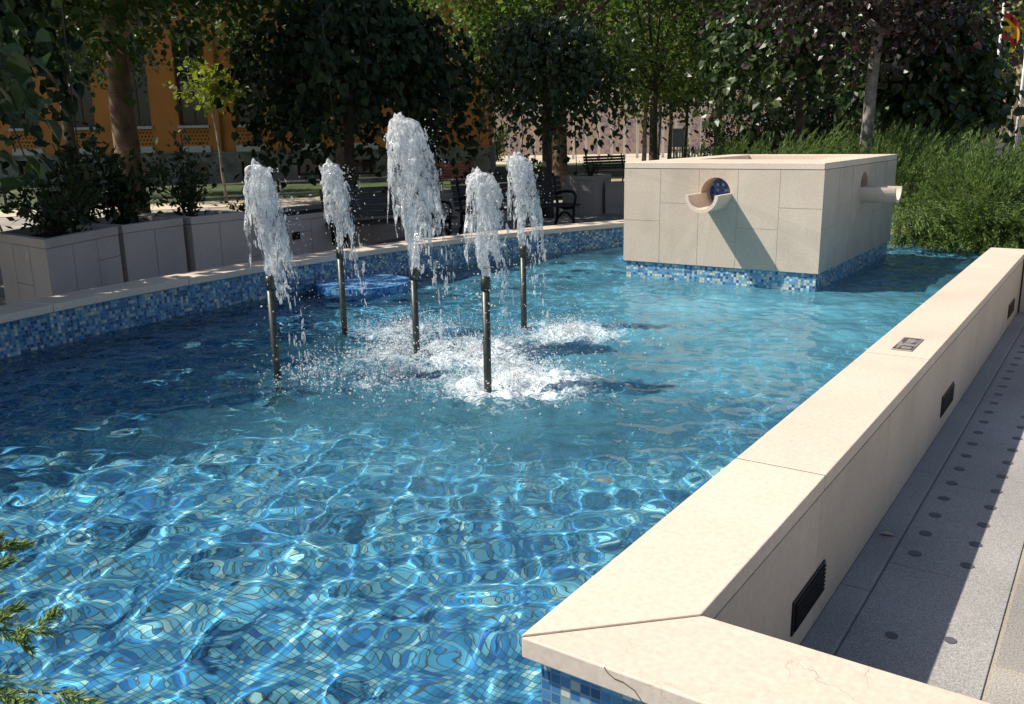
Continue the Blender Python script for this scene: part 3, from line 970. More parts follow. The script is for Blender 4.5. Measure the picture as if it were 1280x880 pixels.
# small round mosaic island against the curved edge
isl = MB()
ic, ir, iz = (-5.70, 5.84), .43, .315
n = 40
isl.poly([(ic[0] + ir * math.cos(2 * math.pi * k / n), ic[1] + ir * math.sin(2 * math.pi * k / n), iz) for k in range(n)])
for k in range(n):
    a, b = 2 * math.pi * k / n, 2 * math.pi * (k + 1) / n
    p = (ic[0] + ir * math.cos(a), ic[1] + ir * math.sin(a)); q = (ic[0] + ir * math.cos(b), ic[1] + ir * math.sin(b))
    isl.poly([(*p, FLOOR), (*q, FLOOR), (*q, iz), (*p, iz)], uv=[(a * ir, FLOOR), (b * ir, FLOOR), (b * ir, iz), (a * ir, iz)])
BLUETILE = mosaic('mosaic_blue', [(0.02, 0.12, 0.42), (0.04, 0.2, 0.55), (0.06, 0.28, 0.62), (0.10, 0.36, 0.66), (0.25, 0.5, 0.7)], grout=(.15, .2, .28))
tag(isl.build('mosaic_island', BLUETILE), 'low round island of blue mosaic just above the water at the curved edge', 'fountain base')

# ------------------------------------------------------------------ stone planters
SOIL = simple('soil', (0.035, 0.026, 0.018), 0.95, var=0.4, scale=20, bump=0.5)


def inset(poly, d):
    """shrink a convex ccw polygon by d"""
    n = len(poly); out = []
    for i in range(n):
        p0, p1, p2 = Vector(poly[i - 1]), Vector(poly[i]), Vector(poly[(i + 1) % n])
        e1 = (p1 - p0).normalized(); e2 = (p2 - p1).normalized()
        n1 = Vector((-e1.y, e1.x)); n2 = Vector((-e2.y, e2.x))
        b = (n1 + n2); b = b / max(.2, b.dot(n1))
        q = p1 + b * d
        out.append((q.x, q.y))
    return out


def ccw(poly):
    a = sum(poly[i - 1][0] * poly[i][1] - poly[i][0] * poly[i - 1][1] for i in range(len(poly)))
    return poly if a > 0 else poly[::-1]


def planter(name, poly, h, label, group=None, lip=.085, joints=True):
    poly = ccw(poly)
    c = (sum(p[0] for p in poly) / len(poly), sum(p[1] for p in poly) / len(poly), 0)
    t = empty(name, c, label, 'planter', group)
    n = len(poly)
    body = MB()
    for i in range(n):
        a, b = poly[i], poly[(i + 1) % n]
        body.poly([(*a, 0), (*b, 0), (*b, h - lip), (*a, h - lip)])
        if joints:
            L_ = math.hypot(b[0] - a[0], b[1] - a[1])
            k = max(1, round(L_ / .42))
            nx, ny = (b[1] - a[1]) / L_, -(b[0] - a[0]) / L_
            for j in range(1, k):
                f = j / k
                x, y = a[0] + (b[0] - a[0]) * f + nx * .0012, a[1] + (b[1] - a[1]) * f + ny * .0012
                dx, dy = (b[0] - a[0]) / L_ * .003, (b[1] - a[1]) / L_ * .003
                body.poly([(x - dx, y - dy, 0), (x + dx, y + dy, 0), (x + dx, y + dy, h - lip), (x - dx, y - dy, h - lip)], m=1)
            for j in range(k):
                z = h * (.42 + .2 * ((j * 7 + i) % 3 - 1))
                f0, f1 = j / k, (j + 1) / k
                P = [(a[0] + (b[0] - a[0]) * f + nx * .0012, a[1] + (b[1] - a[1]) * f + ny * .0012) for f in (f0, f1)]
                if (j + i) % 2 == 0:
                    body.poly([(*P[0], z - .003), (*P[1], z - .003), (*P[1], z + .003), (*P[0], z + .003)], m=1)
    rel(body.build('body', [LIME_P, GROUT], t), c)
    rim = MB()
    out, inn = inset(poly, -.006), inset(poly, .075)
    z0, z1 = h - lip + .004, h
    for i in range(n):
        j = (i + 1) % n
        rim.poly([(*out[i], z0), (*out[j], z0), (*out[j], z1), (*out[i], z1)])
        rim.poly([(*out[i], z1), (*out[j], z1), (*inn[j], z1), (*inn[i], z1)])
        rim.poly([(*inn[j], z0 - .06), (*inn[i], z0 - .06), (*inn[i], z1), (*inn[j], z1)])
        rim.poly([(*out[j], z0), (*out[i], z0), (*inn[i], z0), (*inn[j], z0)])
    rel(rim.build('rim', LIME_P, t, bevel=.004), c)
    so = MB()
    so.poly([(*p, h - .07) for p in inset(poly, .074)])
    rel(so.build('soil', SOIL, t), c)
    return t


GP = 'high stone planters beside the curved pool edge'
planter('stone_planter', [(-7.82, 4.08), (-8.36, 5.11), (-9.35, 4.95), (-8.93, 4.2)], .77,
        'wedge shaped stone planter at the left picture edge, with a slanted end face', GP)
planter('stone_planter', [(-8.40, 5.19), (-8.60, 6.04), (-9.6, 6.1), (-9.4, 5.05)], .77,
        'stone planter standing between two others, bushes rising from it', GP)
planter('stone_planter', [(-8.545, 6.11), (-8.56, 6.86), (-9.12, 6.92), (-9.6, 6.2)], .77,
        'stone planter at the end of the joined row, its open inner rim showing', GP)
planter('stone_planter', [(-9.53, 15.62), (-8.79, 15.66), (-8.96, 16.64), (-9.7, 16.7)], .77,
        'single stone planter block beside the far end of the second bench', GP)
low1 = [(-9.2, 7.2), (-9.15, 8.85), (-9.65, 10.4), (-10.5, 10.5), (-10.3, 7.2)]
low2 = [(-9.70, 10.45), (-9.85, 12.6), (-9.66, 15.5), (-10.5, 15.5), (-10.6, 10.6)]
GL = 'low stone planters behind the benches'
lp1 = planter('low_planter', low1, .60, 'low stone planter wall with a small square light, left of the first bench', GL, lip=.07)
planter('low_planter', low2, .62, 'low stone planter wall with leafy plants behind both benches', GL, lip=.07)
lp3 = planter('low_planter', [(-8.80, 16.1), (-6.6, 17.2), (-6.9, 17.9), (-8.92, 16.68)], .62, 'low sunlit stone planter wall between planter block and fountain block', GL, lip=.07)
for par, p in ((lp1, (-9.17, 8.16, .33)), (lp3, (-8.3, 16.34, .36))):
    mb = MB(); mb.box(p[0] - .03, p[0] + .02, p[1] - .06, p[1] + .06, p[2] - .05, p[2] + .05)
    rel(mb.build('recessed_light', DARK, par, bevel=.002), par.location)

# ------------------------------------------------------------------ benches
BENCHWOOD = simple('dark_stained_slats', (0.030, 0.026, 0.026), 0.5, var=0.3, scale=14)
REDWOOD = simple('red_brown_slats', (0.16, 0.055, 0.035), 0.55, var=0.25, scale=14)


def bench(p, q, label, wood, group='park benches round the pool'):
    p, q = Vector((*p, 0)), Vector((*q, 0))
    mid = (p + q) / 2
    L_ = (q - p).length
    d = (q - p).normalized()
    rz = math.atan2(d.y, d.x)
    t = empty('park_bench', mid, label, 'bench', group, rz)      # local x along the bench, local -y is the front
    h = L_ / 2
    mb = MB()
    for k in range(5):
        y = -.23 + k * .105
        mb.box(-h, h, y - .042, y + .042, .425, .455)
    mb.build('seat', wood, t, bevel=.006)
    mb = MB()
    for k in range(5):
        z = .53 + k * .085; y = .245 + k * .022
        mb.hexa([(-h, y - .012, z - .035), (h, y - .012, z - .035), (h, y + .018, z - .035), (-h, y + .018, z - .035),
                 (-h, y + .004, z + .035), (h, y + .004, z + .035), (h, y + .034, z + .035), (-h, y + .034, z + .035)])
    mb.build('backrest', wood, t, bevel=.006)
    for s in (-1, 1):
        x = s * (h - .12)
        mb = MB()
        mb.tube([(x, -.27, 0), (x, -.235, .20), (x, -.25, .42), (x, -.30, .58), (x, -.24, .655), (x, -.05, .66), (x, .16, .64), (x, .27, .60)], .024, 8)
        mb.tube([(x, .33, 0), (x, .24, .20), (x, .22, .42), (x, .28, .62), (x, .37, .95)], .026, 8)
        mb.tube([(x, -.25, .40), (x, .0, .37), (x, .23, .40)], .024, 8)
        mb.tube([(x, -.23, .18), (x, -.08, .30), (x, .08, .30), (x, .23, .18)], .018, 8)
        mb.build('bench_end', DARK, t)
    return t


bench((-8.97, 8.62), (-8.27, 10.33), 'dark slatted bench behind the two left jets, nearest the joined planters', BENCHWOOD)
bench((-8.66, 11.15), (-7.82, 13.10), 'dark slatted bench behind the small right jets, next to the single planter block', BENCHWOOD)
bench(at(28.0, 2.5), at(28.8, 3.9), 'small dark bench farther back, beyond the single planter block', BENCHWOOD)
bench(at(24.0, -2.5), at(24.3, -0.9), 'reddish brown slatted bench on the lawn side behind the tall jet', REDWOOD)

# litter bin
bn = empty('litter_bin', (*at(13.5, -6.85), 0), 'dark litter bin half hidden behind the planter bushes', 'bin')
mb = MB(); mb.tube([(0, 0, .05), (0, 0, .9)], [.2, .23], 20); mb.build('bin_body', DARK, bn)
mb = MB(); mb.tube([(0, 0, 0), (0, 0, .051)], [.12, .12], 12); mb.build('bin_foot', DARK, bn)
mb = MB(); mb.tube([(0, 0, .9), (0, 0, .93)], [.245, .245], 20); mb.build('bin_rim', simple('bin_rim', (.2, .2, .2), .4, .5), bn)

# ------------------------------------------------------------------ low rail fence along the lawn
PAINT = simple('pale_grey_paint', (0.42, 0.43, 0.42), 0.5, var=0.1)


def fence_run(a, b, n, lattice, label, group):
    a, b = Vector((*at(*a), 0)), Vector((*at(*b), 0))
    L_ = (b - a).length; d = (b - a).normalized()
    t = empty('rail_fence', a, label, 'fence', group, math.atan2(d.y, d.x))
    w = L_ / n
    for i in range(n):
        mb = MB()
        x0, x1 = i * w + .05, (i + 1) * w - .05
        for z in (.13, .45):
            mb.bar((x0, 0, z), (x1, 0, z), .03, .035)
        mb.bar((x0, 0, .13), (x0, 0, .45), .03, .03); mb.bar((x1, 0, .13), (x1, 0, .45), .03, .03)
        if lattice:
            for x in np.arange(x0 + .07, x1 - .03, .07):
                mb.bar((x, 0, .14), (x, 0, .44), .008, .008, up=(1, 0, 0))
            for z in np.arange(.19, .43, .06):
                mb.bar((x0, .006, z), (x1, .006, z), .008, .008)
        else:
            mb.bar((x0, 0, .29), (x1, 0, .29), .025, .02)
        mb.build('fence_panel', PAINT, t)
    for i in range(n + 1):
        mb = MB(); mb.box(i * w - .03, i * w + .03, -.03, .03, 0, .52); mb.build('post', DARK, t)
    return t


fence_run((21.6, -16), (22.0, -10.4), 3, True, 'low pale rail fence with wire mesh panels, partly in sun behind the bushes', None)
fence_run((22.1, -10.2), (28.8, -.6), 5, False, 'low pale rail fence with open rails along the lawn before the ochre building', None)

# ------------------------------------------------------------------ ochre building
OCHRE = simple('ochre_render', (0.43, 0.165, 0.04), 0.9, var=0.12, scale=1.2, bump=0.1)
PLINTH = simple('grey_rubble_plinth', (0.16, 0.155, 0.15), 0.95, var=0.45, scale=2.2, bump=0.8)
SILL = simple('pale_stone_sill', (0.42, 0.41, 0.40), 0.8, var=0.1)
GLASS_D, _nt, _b = newmat('dark_window_glass')
_b.inputs['Base Color'].default_value = (0.012, 0.014, 0.014, 1); _b.inputs['Roughness'].default_value = 0.04
WOODF = simple('dark_window_frame', (0.05, 0.035, 0.025), 0.6)


def lattice_material():
    m, nt, b = newmat('pierced_ochre_panel')
    L = nt.links.new
    tc = nd(nt, 'ShaderNodeTexCoord')
    br = nd(nt, 'ShaderNodeTexBrick'); br.offset = 0.5
    br.inputs['Scale'].default_value = 1; br.inputs['Brick Width'].default_value = .13; br.inputs['Row Height'].default_value = .13
    br.inputs['Mortar Size'].default_value = .036; br.inputs['Mortar Smooth'].default_value = 0.1
    mp = nd(nt, 'ShaderNodeMapping'); mp.inputs['Rotation'].default_value = (R(90), 0, 0)
    L(tc.outputs['Object'], mp.inputs['Vector']); L(mp.outputs[0], br.inputs['Vector'])
    mx = nd(nt, 'ShaderNodeMix', data_type='RGBA'); L(br.outputs['Fac'], mx.inputs[0])
    mx.inputs[6].default_value = (0.10, 0.035, 0.01, 1); mx.inputs[7].default_value = (0.42, 0.17, 0.04, 1)
    L(mx.outputs[2], b.inputs['Base Color']); b.inputs['Roughness'].default_value = .9
    bp = nd(nt, 'ShaderNodeBump', i_Strength=1.0, i_Distance=.03); L(br.outputs['Fac'], bp.inputs['Height']); L(bp.outputs[0], b.inputs['Normal'])
    return m


LATT = lattice_material()
bf = 33.0
bx, by = at(bf, 0)
bd = empty('ochre_building', (bx, by, 0), 'ochre rendered building with tall dark windows above a grey stone plinth, behind the trees', 'building', rz=math.atan2(.5704, .8214))
BW0, BW1, BH, BDEP = -26.0, -.72, 12.5, 14.0
wc = [(260 - 640) / 1106 * bf + k * 2.03 for k in range(-7, 6)]
wc = [c for c in wc if BW0 + 1 < c < BW1 - .8]
hw = .52
mb = MB()
mb.box(BW0, BW1, .28, BDEP, 0, BH)                       # mass behind the facade layer
edges = [BW0] + [e for c in wc for e in (c - hw, c + hw)] + [BW1]
for i in range(0, len(edges), 2):
    mb.box(edges[i], edges[i + 1], 0, .279, 1.17, BH)     # piers
for c in wc:
    mb.box(c - hw, c + hw, .0, .279, 5.5, 7.6)
    mb.box(c - hw, c + hw, .0, .279, 10.6, BH)
mb.build('wall', OCHRE, bd)
mb = MB()
bw = [c for c in wc]
pe = [BW0 - .06] + [e for c in wc for e in (c - .42, c + .42)] + [BW1 + .06]
for i in range(0, len(pe), 2):
    mb.box(pe[i], pe[i + 1], -.07, .27, 0, 1.12)
for c in wc:
    mb.box(c - .42, c + .42, -.07, .27, 0, .28); mb.box(c - .42, c + .42, -.07, .27, .82, 1.12)
mb.box(BW1 - .2, BW1 + .06, .271, BDEP, 0, 1.12)
mb.box(BW0 - .08, BW1 + .08, -.09, .0, 1.12, 1.168)
mb.build('plinth', PLINTH, bd)
for c in wc:
    mb = MB(); mb.box(c - .41, c + .41, .10, .16, .285, .815); mb.build('basement_window', GLASS_D, bd)
    mb = MB(); mb.box(c - hw + .003, c + hw - .003, .03, .12, 1.40, 2.02); mb.build('pierced_panel', LATT, bd)
    mb = MB(); mb.box(c - hw - .03, c + hw + .03, -.06, .10, 1.17, 1.398); mb.build('sill_band', SILL, bd)
    mb = MB(); mb.box(c - hw - .04, c + hw + .04, -.08, .14, 2.022, 2.12); mb.build('sill', SILL, bd)
    for z0, z1 in ((2.121, 5.49), (7.61, 10.59)):
        mb = MB()
        x0, x1 = c - hw + .004, c + hw - .004
        for a, b in ((x0, x0 + .08), (c - .035, c + .035), (x1 - .08, x1)):
            mb.box(a, b, .17, .25, z0, z1)
        for z in (z0 + .04, z0 + (z1 - z0) * .68, z1 - .05):
            mb.box(x0 + .081, c - .036, .175, .245, z - .04, z + .04); mb.box(c + .036, x1 - .081, .175, .245, z - .04, z + .04)
        wf = mb.build('window', WOODF, bd)
        mb = MB(); mb.box(x0 + .01, x1 - .01, .20, .215, z0 + .01, z1 - .01); mb.build('pane', GLASS_D, wf)
mb = MB(); px = (293 - 640) / 1106 * bf
mb.tube([(px, -.07, 1.2), (px, -.07, BH)], .05, 10); mb.build('downpipe', simple('downpipe', (.26, .11, .04), .6), bd)
mb = MB(); mb.box(BW0 - .4, BW1 + .4, -.45, BDEP + .4, BH, BH + .3); mb.build('cornice', SILL, bd)

# ------------------------------------------------------------------ foliage helpers
def leaf_mesh(name, P, D, N, size, mat, fold=0.25, heart=False, aspect=.62):
    """P base points, D tip directions, N normals, size lengths -> one mesh of separate leaves"""
    P = np.asarray(P, float); n = len(P)
    D = D / (np.linalg.norm(D, axis=1, keepdims=True) + 1e-9)
    S = np.cross(D, N); S /= (np.linalg.norm(S, axis=1, keepdims=True) + 1e-9)
    U = np.cross(S, D)
    size = np.broadcast_to(np.asarray(size, float).reshape(-1, 1), (n, 1))
    if heart:
        w = size * aspect
        pts = [P,
               P + D * size * .22 + S * w * .48 + U * w * fold * .4 - D * size * .10,
               P + D * size * .55 + S * w * .46 + U * w * fold * .4,
               P + D * size - U * size * .10,
               P + D * size * .55 - S * w * .46 + U * w * fold * .4,
               P + D * size * .22 - S * w * .48 + U * w * fold * .4 - D * size * .10]
        V = np.stack(pts, 1).reshape(-1, 3)
        b = np.arange(n)[:, None] * 6
        F = np.concatenate([b + np.array([[0, 1, 2, 3]]), b + np.array([[0, 3, 4, 5]])], 0)
    else:
        w = size * aspect
        pts = [P, P + D * size * .45 + S * w * .5 + U * w * fold * .3, P + D * size, P + D * size * .45 - S * w * .5 + U * w * fold * .3]
        V = np.stack(pts, 1).reshape(-1, 3)
        F = np.arange(4 * n).reshape(-1, 4)
    return np_mesh(name, V, F, mat)


def unit(n, r):
    v = r.normal(size=(n, 3)); return v / np.linalg.norm(v, axis=1, keepdims=True)


BARK = simple('grey_brown_bark', (0.085, 0.07, 0.055), 0.9, var=0.5, scale=7, bump=0.8)
BARK_P = simple('flaking_plane_bark', (0.14, 0.095, 0.06), 0.9, var=0.55, scale=4, bump=0.7)
BARK_G = simple('pale_grey_bark', (0.22, 0.20, 0.17), 0.9, var=0.5, scale=9, bump=0.6)
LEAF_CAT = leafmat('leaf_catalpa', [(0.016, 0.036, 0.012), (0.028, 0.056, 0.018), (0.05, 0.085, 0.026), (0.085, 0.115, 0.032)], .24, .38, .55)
LEAF_CAT_SHADE = leafmat('leaf_catalpa_shaded', [(0.008, 0.020, 0.008), (0.013, 0.030, 0.010), (0.022, 0.042, 0.013), (0.04, 0.06, 0.018)], .15, .5, .25)  # same catalpa leaf, colour darkened for the two trees standing in shade
LEAF_PLANE = leafmat('leaf_plane', [(0.02, 0.048, 0.010), (0.032, 0.070, 0.012), (0.055, 0.095, 0.018)], .28)
LEAF_MAPLE = leafmat('leaf_maple', [(0.035, 0.078, 0.018), (0.06, 0.115, 0.024), (0.095, 0.15, 0.034), (0.14, 0.165, 0.045)], .42)
LEAF_LIGHT = leafmat('leaf_light', [(0.10, 0.15, 0.02), (0.14, 0.18, 0.03), (0.16, 0.17, 0.04)], .42)
LEAF_PLUM = leafmat('leaf_plum', [(0.026, 0.012, 0.014), (0.042, 0.018, 0.02), (0.03, 0.03, 0.018), (0.055, 0.026, 0.026)], .15, .36, .5)
LEAF_DARK = leafmat('leaf_dark', [(0.012, 0.028, 0.010), (0.02, 0.04, 0.014), (0.03, 0.055, 0.018)], .15)
LEAF_SHRUB = leafmat('leaf_shrub', [(0.016, 0.035, 0.012), (0.03, 0.055, 0.016), (0.05, 0.08, 0.02)], .25)


def trunk_mb(h, r, lean=(0, 0), seed=0, top=.7):
    r_ = random.Random(seed)
    mb = MB()
    pts = []; rad = []
    n = 7
    for i in range(n):
        f = i / (n - 1)
        pts.append((lean[0] * f * h + r_.uniform(-.02, .02) * h * .3 * (i > 0), lean[1] * f * h + r_.uniform(-.02, .02) * h * .3 * (i > 0), f * h))
        rad.append(r * (1.25 if i == 0 else 1.0 - (1 - top) * f))
    mb.tube(pts, rad, 12, cap=True)
    return mb, Vector(pts[-1])


def broad_tree(name, f, r, h0, trunk_r, z0, z1, rad, nclump, nleaf, lsize, mat, bark, label, seed, lean=(0, 0), sig=.5, group=None, off=(0, 0), cat='tree', hollow=.35):
    """trunk, limbs and a crown of leaf clumps between z0 and z1"""
    rg = np.random.default_rng(seed)
    x, y = at(f, r)
    t = empty(name, (x, y, 0), label, cat, group)
    mb, top = trunk_mb(h0, trunk_r, lean, seed)
    zc, rz = (z0 + z1) / 2, (z1 - z0) / 2
    d = unit(nclump, rg); q = rg.random(nclump) ** (1 / 2.2) * (1 - hollow) + hollow
    C_ = np.stack([d[:, 0] * rad * q + off[0] + lean[0] * h0, d[:, 1] * rad * q + off[1] + lean[1] * h0, zc + d[:, 2] * rz * q], 1)
    C_ += rg.normal(size=C_.shape) * .15
    for i in range(0, nclump, max(1, nclump // 12)):
        c = Vector(C_[i]); m_ = top.lerp(c, .5) + Vector((0, 0, .1 * rad))
        st = Vector((top.x, top.y, top.z * random.Random(seed + i).uniform(.8, 1.0)))
        mb.tube([st, m_, c], [trunk_r * .45, trunk_r * .28, trunk_r * .08], 6)
    mb.build('trunk', bark, t)
    ci = rg.integers(0, nclump, nleaf)
    sg = sig * rg.uniform(.6, 1.3, nclump)[ci][:, None]
    off_ = rg.normal(size=(nleaf, 3)) * sg * np.array([1, 1, .7])
    P = C_[ci] + off_
    D = unit(nleaf, rg) + np.array([0, 0, -.45]) + off_ / sg * .35
    N = unit(nleaf, rg) * .8 + np.array([0, 0, .8])
    me = leaf_mesh('crown', P, D, N, lsize * rg.uniform(.7, 1.3, nleaf), mat, aspect=.8)
    link('crown', me, t)
    return t


def catalpa(f, r, trunk_r, z0, z1, rad, label, seed, off=(0, 0), nbr=170, lsize=.17, mat=None, aspect=.85, group='umbrella trees with large hanging leaves', trunk=True, bark=None):
    """umbrella tree: branches arch out from the head of the stem and hang, shingled with large heart leaves"""
    rg = np.random.default_rng(seed)
    x, y = at(f, r)
    t = empty('umbrella_tree', (x, y, 0), label, 'tree', group)
    hz = z0 + (z1 - z0) * .62
    mb, top = trunk_mb(hz, trunk_r, (off[0] / hz * .4, off[1] / hz * .4), seed, .8)
    Ps, Ds, Ns = [], [], []
    zt = z1 - .1
    for b in range(nbr):
        az = rg.random() * 2 * math.pi
        rho = rg.uniform(.35, 1.0) ** .7
        ln = rg.uniform(.35, 1.12) if rho > .55 else rg.uniform(.2, .7)
        rr = rad * rho * (1 + .16 * math.sin(3 * az + seed) + .10 * math.sin(7 * az + 2 * seed)) * rg.uniform(.82, 1.15) 
        n = int(10 + 26 * ln * rho)
        tt = np.linspace(.12, 1.0, n)
        lift = rg.uniform(.72, 1.12)
        rx = rr * np.sin(np.minimum(tt * 1.25, 1.0) * math.pi / 2) ** .9
        zz = zt * lift + (1 - lift) * z0 - (zt - z0) * ln * np.clip(tt - .12, 0, 1) ** 2.0 * 1.05 - .25 * rho ** 2
        ca, sa = math.cos(az), math.sin(az)
        kink = np.cumsum(rg.normal(size=(n, 3)) * .035, 0)
        p = np.stack([off[0] + rx * ca, off[1] + rx * sa, zz], 1) + rg.normal(size=(n, 3)) * .07 + kink
        if b % 14 == 0:
            mb.tube([top] + [Vector(p[i]) for i in (n // 4, n // 2, n - 1)], [trunk_r * .4, trunk_r * .25, trunk_r * .15, .006], 5)
        out = np.array([ca, sa, 0])
        dd = out[None] * .45 + np.array([0, 0, -.8])[None] + rg.normal(size=(n, 3)) * .6
        nn = out[None] * .7 + np.array([0, 0, .75])[None] + rg.normal(size=(n, 3)) * .75
        Ps.append(p); Ds.append(dd); Ns.append(nn)
    if trunk:
        mb.build('trunk', bark or BARK, t)
    P, D, N = map(np.concatenate, (Ps, Ds, Ns))
    me = leaf_mesh('crown', P, D, N, lsize * rg.uniform(.45, 1.2, len(P)), mat or LEAF_CAT, heart=True, aspect=aspect)
    link('crown', me, t)
    return t


# umbrella trees round the pool
catalpa(8.3, -5.45, .07, 1.85, 3.5, 1.2, 'dark umbrella tree with large leaves leaning into view beside the wedge shaped planter', 21, nbr=210, lsize=.125, mat=LEAF_CAT_SHADE)
catalpa(5.5, -5.05, .07, 1.7, 3.5, 1.75, 'umbrella tree just out of view whose shade falls on the near pool edge', 22, nbr=160)
catalpa(14.2, -2.55, .095, 1.30, 3.55, 1.70, 'dark round headed umbrella tree behind the first bench and the tall jet', 23, off=(.25, .17), nbr=360, lsize=.14, mat=LEAF_CAT_SHADE)
catalpa(17.6, .75, .10, 1.55, 3.7, 1.45, 'umbrella tree with sunlit leaves on a dark straight stem, behind the second bench', 24, nbr=290, lsize=.14, aspect=.62)
catalpa(17.5, 5.6, .09, 1.9, 4.3, 1.9, 'umbrella tree above the fountain block with pale hanging leaf sprays', 25, nbr=230)
catalpa(14.6, 6.45, .09, 1.75, 3.4, 1.15, 'umbrella tree with long drooping leaf sprays above the right hand junipers', 26, nbr=200)
catalpa(14.7, 6.95, .10, 1.75, 2.5, .72, 'umbrella tree with a sun flecked pale stem beside the cream building', 27, nbr=170, bark=BARK_G)

# plum with the slim grey stem behind the fountain block
broad_tree('plum_tree', 12.7, 4.98, 3.4, .095, 2.7, 6.0, 1.75, 55, 9000, .11, LEAF_PLUM, BARK_G, 'dark purple leaved tree on a slim grey stem behind the fountain block', 31, lean=(.02, .01), sig=.42)
# big plane tree and others
broad_tree('plane_tree', 18.0, -7.55, 4.2, .27, 3.3, 8.8, 5.3, 170, 42000, .165, LEAF_PLANE, BARK_P, 'big plane tree with flaking brown bark rising behind the planters', 32, sig=.7, off=(2.0, -1.3))
broad_tree('plane_tree', 9.5, -9.6, 4.0, .22, 3.0, 6.6, 4.0, 110, 17000, .21, LEAF_PLANE, BARK_P, 'plane tree out of view on the left that shades the planters', 33, sig=.65)
broad_tree('plane_tree', 22.5, 1.25, 4.0, .21, 3.0, 8.5, 3.2, 100, 16000, .14, LEAF_MAPLE, BARK_P, 'tree with thick light brown trunk just right of the dark stem', 34, sig=.55)
GB = 'broad leaved trees in the park behind'
broad_tree('park_tree', 26.5, -5.0, 3.5, .16, 3.3, 9.0, 3.2, 80, 11000, .14, LEAF_MAPLE, BARK, 'yellow green tree crown above the round dark umbrella tree', 35, group=GB)
broad_tree('park_tree', 26.0, -12.5, 3.6, .18, 3.4, 9.0, 3.2, 70, 6500, .18, LEAF_PLANE, BARK, 'tree standing close to the ochre facade left of the plane tree', 36, group=GB)
broad_tree('park_tree', 27.0, 4.3, 3.2, .14, 2.5, 8.5, 3.0, 90, 13000, .13, LEAF_MAPLE, BARK, 'tree with sunlit yellow leaves left above the fountain block', 37, group=GB)
broad_tree('park_tree', 33.0, 7.6, 3.2, .16, 2.4, 9.5, 3.6, 90, 13000, .15, LEAF_MAPLE, BARK, 'tree with brownish green low crown behind the picket fence side', 38, group=GB)
broad_tree('park_tree', 24.0, 8.0, 3.0, .15, 2.3, 8.0, 3.0, 80, 12000, .13, LEAF_DARK, BARK, 'dense dark tree behind the purple leaved tree', 39, group=GB)
broad_tree('park_tree', 21.5, 8.8, 1.8, .16, .6, 7.0, 2.1, 80, 9000, .16, LEAF_DARK, BARK, 'very dark dense tree reaching low behind the right junipers', 40, group=GB)
broad_tree('park_tree', 30.0, 17.0, 3.4, .18, 3.0, 9.5, 3.6, 80, 8000, .19, LEAF_LIGHT, BARK, 'light green tree behind the red and yellow flag', 41, group=GB)
broad_tree('park_tree', 40.0, 2.0, 3.4, .17, 3.2, 11.0, 4.0, 80, 8000, .21, LEAF_MAPLE, BARK, 'tall tree at the end of the ochre building', 42, group=GB)
broad_tree('park_tree', 44.0, 12.0, 3.0, .2, 2.6, 12.0, 4.6, 90, 9000, .24, LEAF_DARK, BARK, 'tall dark tree far back above the picket fence', 43, group=GB)
broad_tree('park_tree', 38.0, 20.0, 3.0, .2, 2.0, 12.0, 4.8, 90, 9000, .24, LEAF_PLANE, BARK, 'tall tree behind the cream building', 44, group=GB)
GY = 'slim young trees on the far lawn'
for i, (u, f, rr, lab) in enumerate(((805, 33.0, .09, 'pale slim trunk standing on the lawn left of the other slim ones'), (822, 31.0, .06, 'thin dark stem right beside the pale slim trunk'),
                                      (836, 40.0, .10, 'slim trunk in front of the grey sign board'), (855, 35.0, .07, 'thin dark stem right of the sign board'))):
    broad_tree('young_tree', f, (u - 640) / 1106 * f, 3.0, rr, 2.3, 5.0, 1.2, 26, 1800, .16, LEAF_MAPLE if i % 2 else LEAF_PLANE, BARK_G if i in (0, 2) else BARK, lab, 50 + i, group=GY, lean=(.02, .01))
broad_tree('sapling', 23.0, -7.25, 2.6, .038, 2.35, 3.3, .62, 14, 650, .15, LEAF_LIGHT, BARK_G, 'slender sapling with bright yellow green leaves in front of the ochre wall', 60, lean=(-.05, -.03), sig=.22)

# bushes in the planters
def shrub(x, y, z, rad, h, n, ls, label, seed, mat=LEAF_SHRUB, group='leafy bushes in the stone planters'):
    rg = np.random.default_rng(seed)
    t = empty('shrub', (x, y, z), label, 'bush', group)
    mb = MB()
    tips = []
    for k in range(14):
        a = rg.random() * 6.28; q = rg.random() ** .5 * rad
        e = Vector((q * math.cos(a), q * math.sin(a), h * rg.uniform(.5, 1.0)))
        tips.append(e)
        mb.tube([(0, 0, -.03), e * .5 + Vector((0, 0, .1 * h)), e], [.012, .008, .003], 5)
    mb.build('stems', BARK, t)
    ti = rg.integers(0, 14, n)
    T = np.array([tuple(v) for v in tips])[ti]
    f = rg.uniform(.25, 1.05, (n, 1))
    P = T * f + rg.normal(size=(n, 3)) * np.array([rad, rad, h]) * .13
    P[:, 2] = np.maximum(P[:, 2], .0)
    D = unit(n, rg) + P / max(rad, h) * .8
    N = unit(n, rg) + np.array([0, 0, 1.0])
    link('foliage', leaf_mesh('foliage', P, D, N, ls * rg.uniform(.6, 1.3, n), mat, aspect=.5), t)
    return t


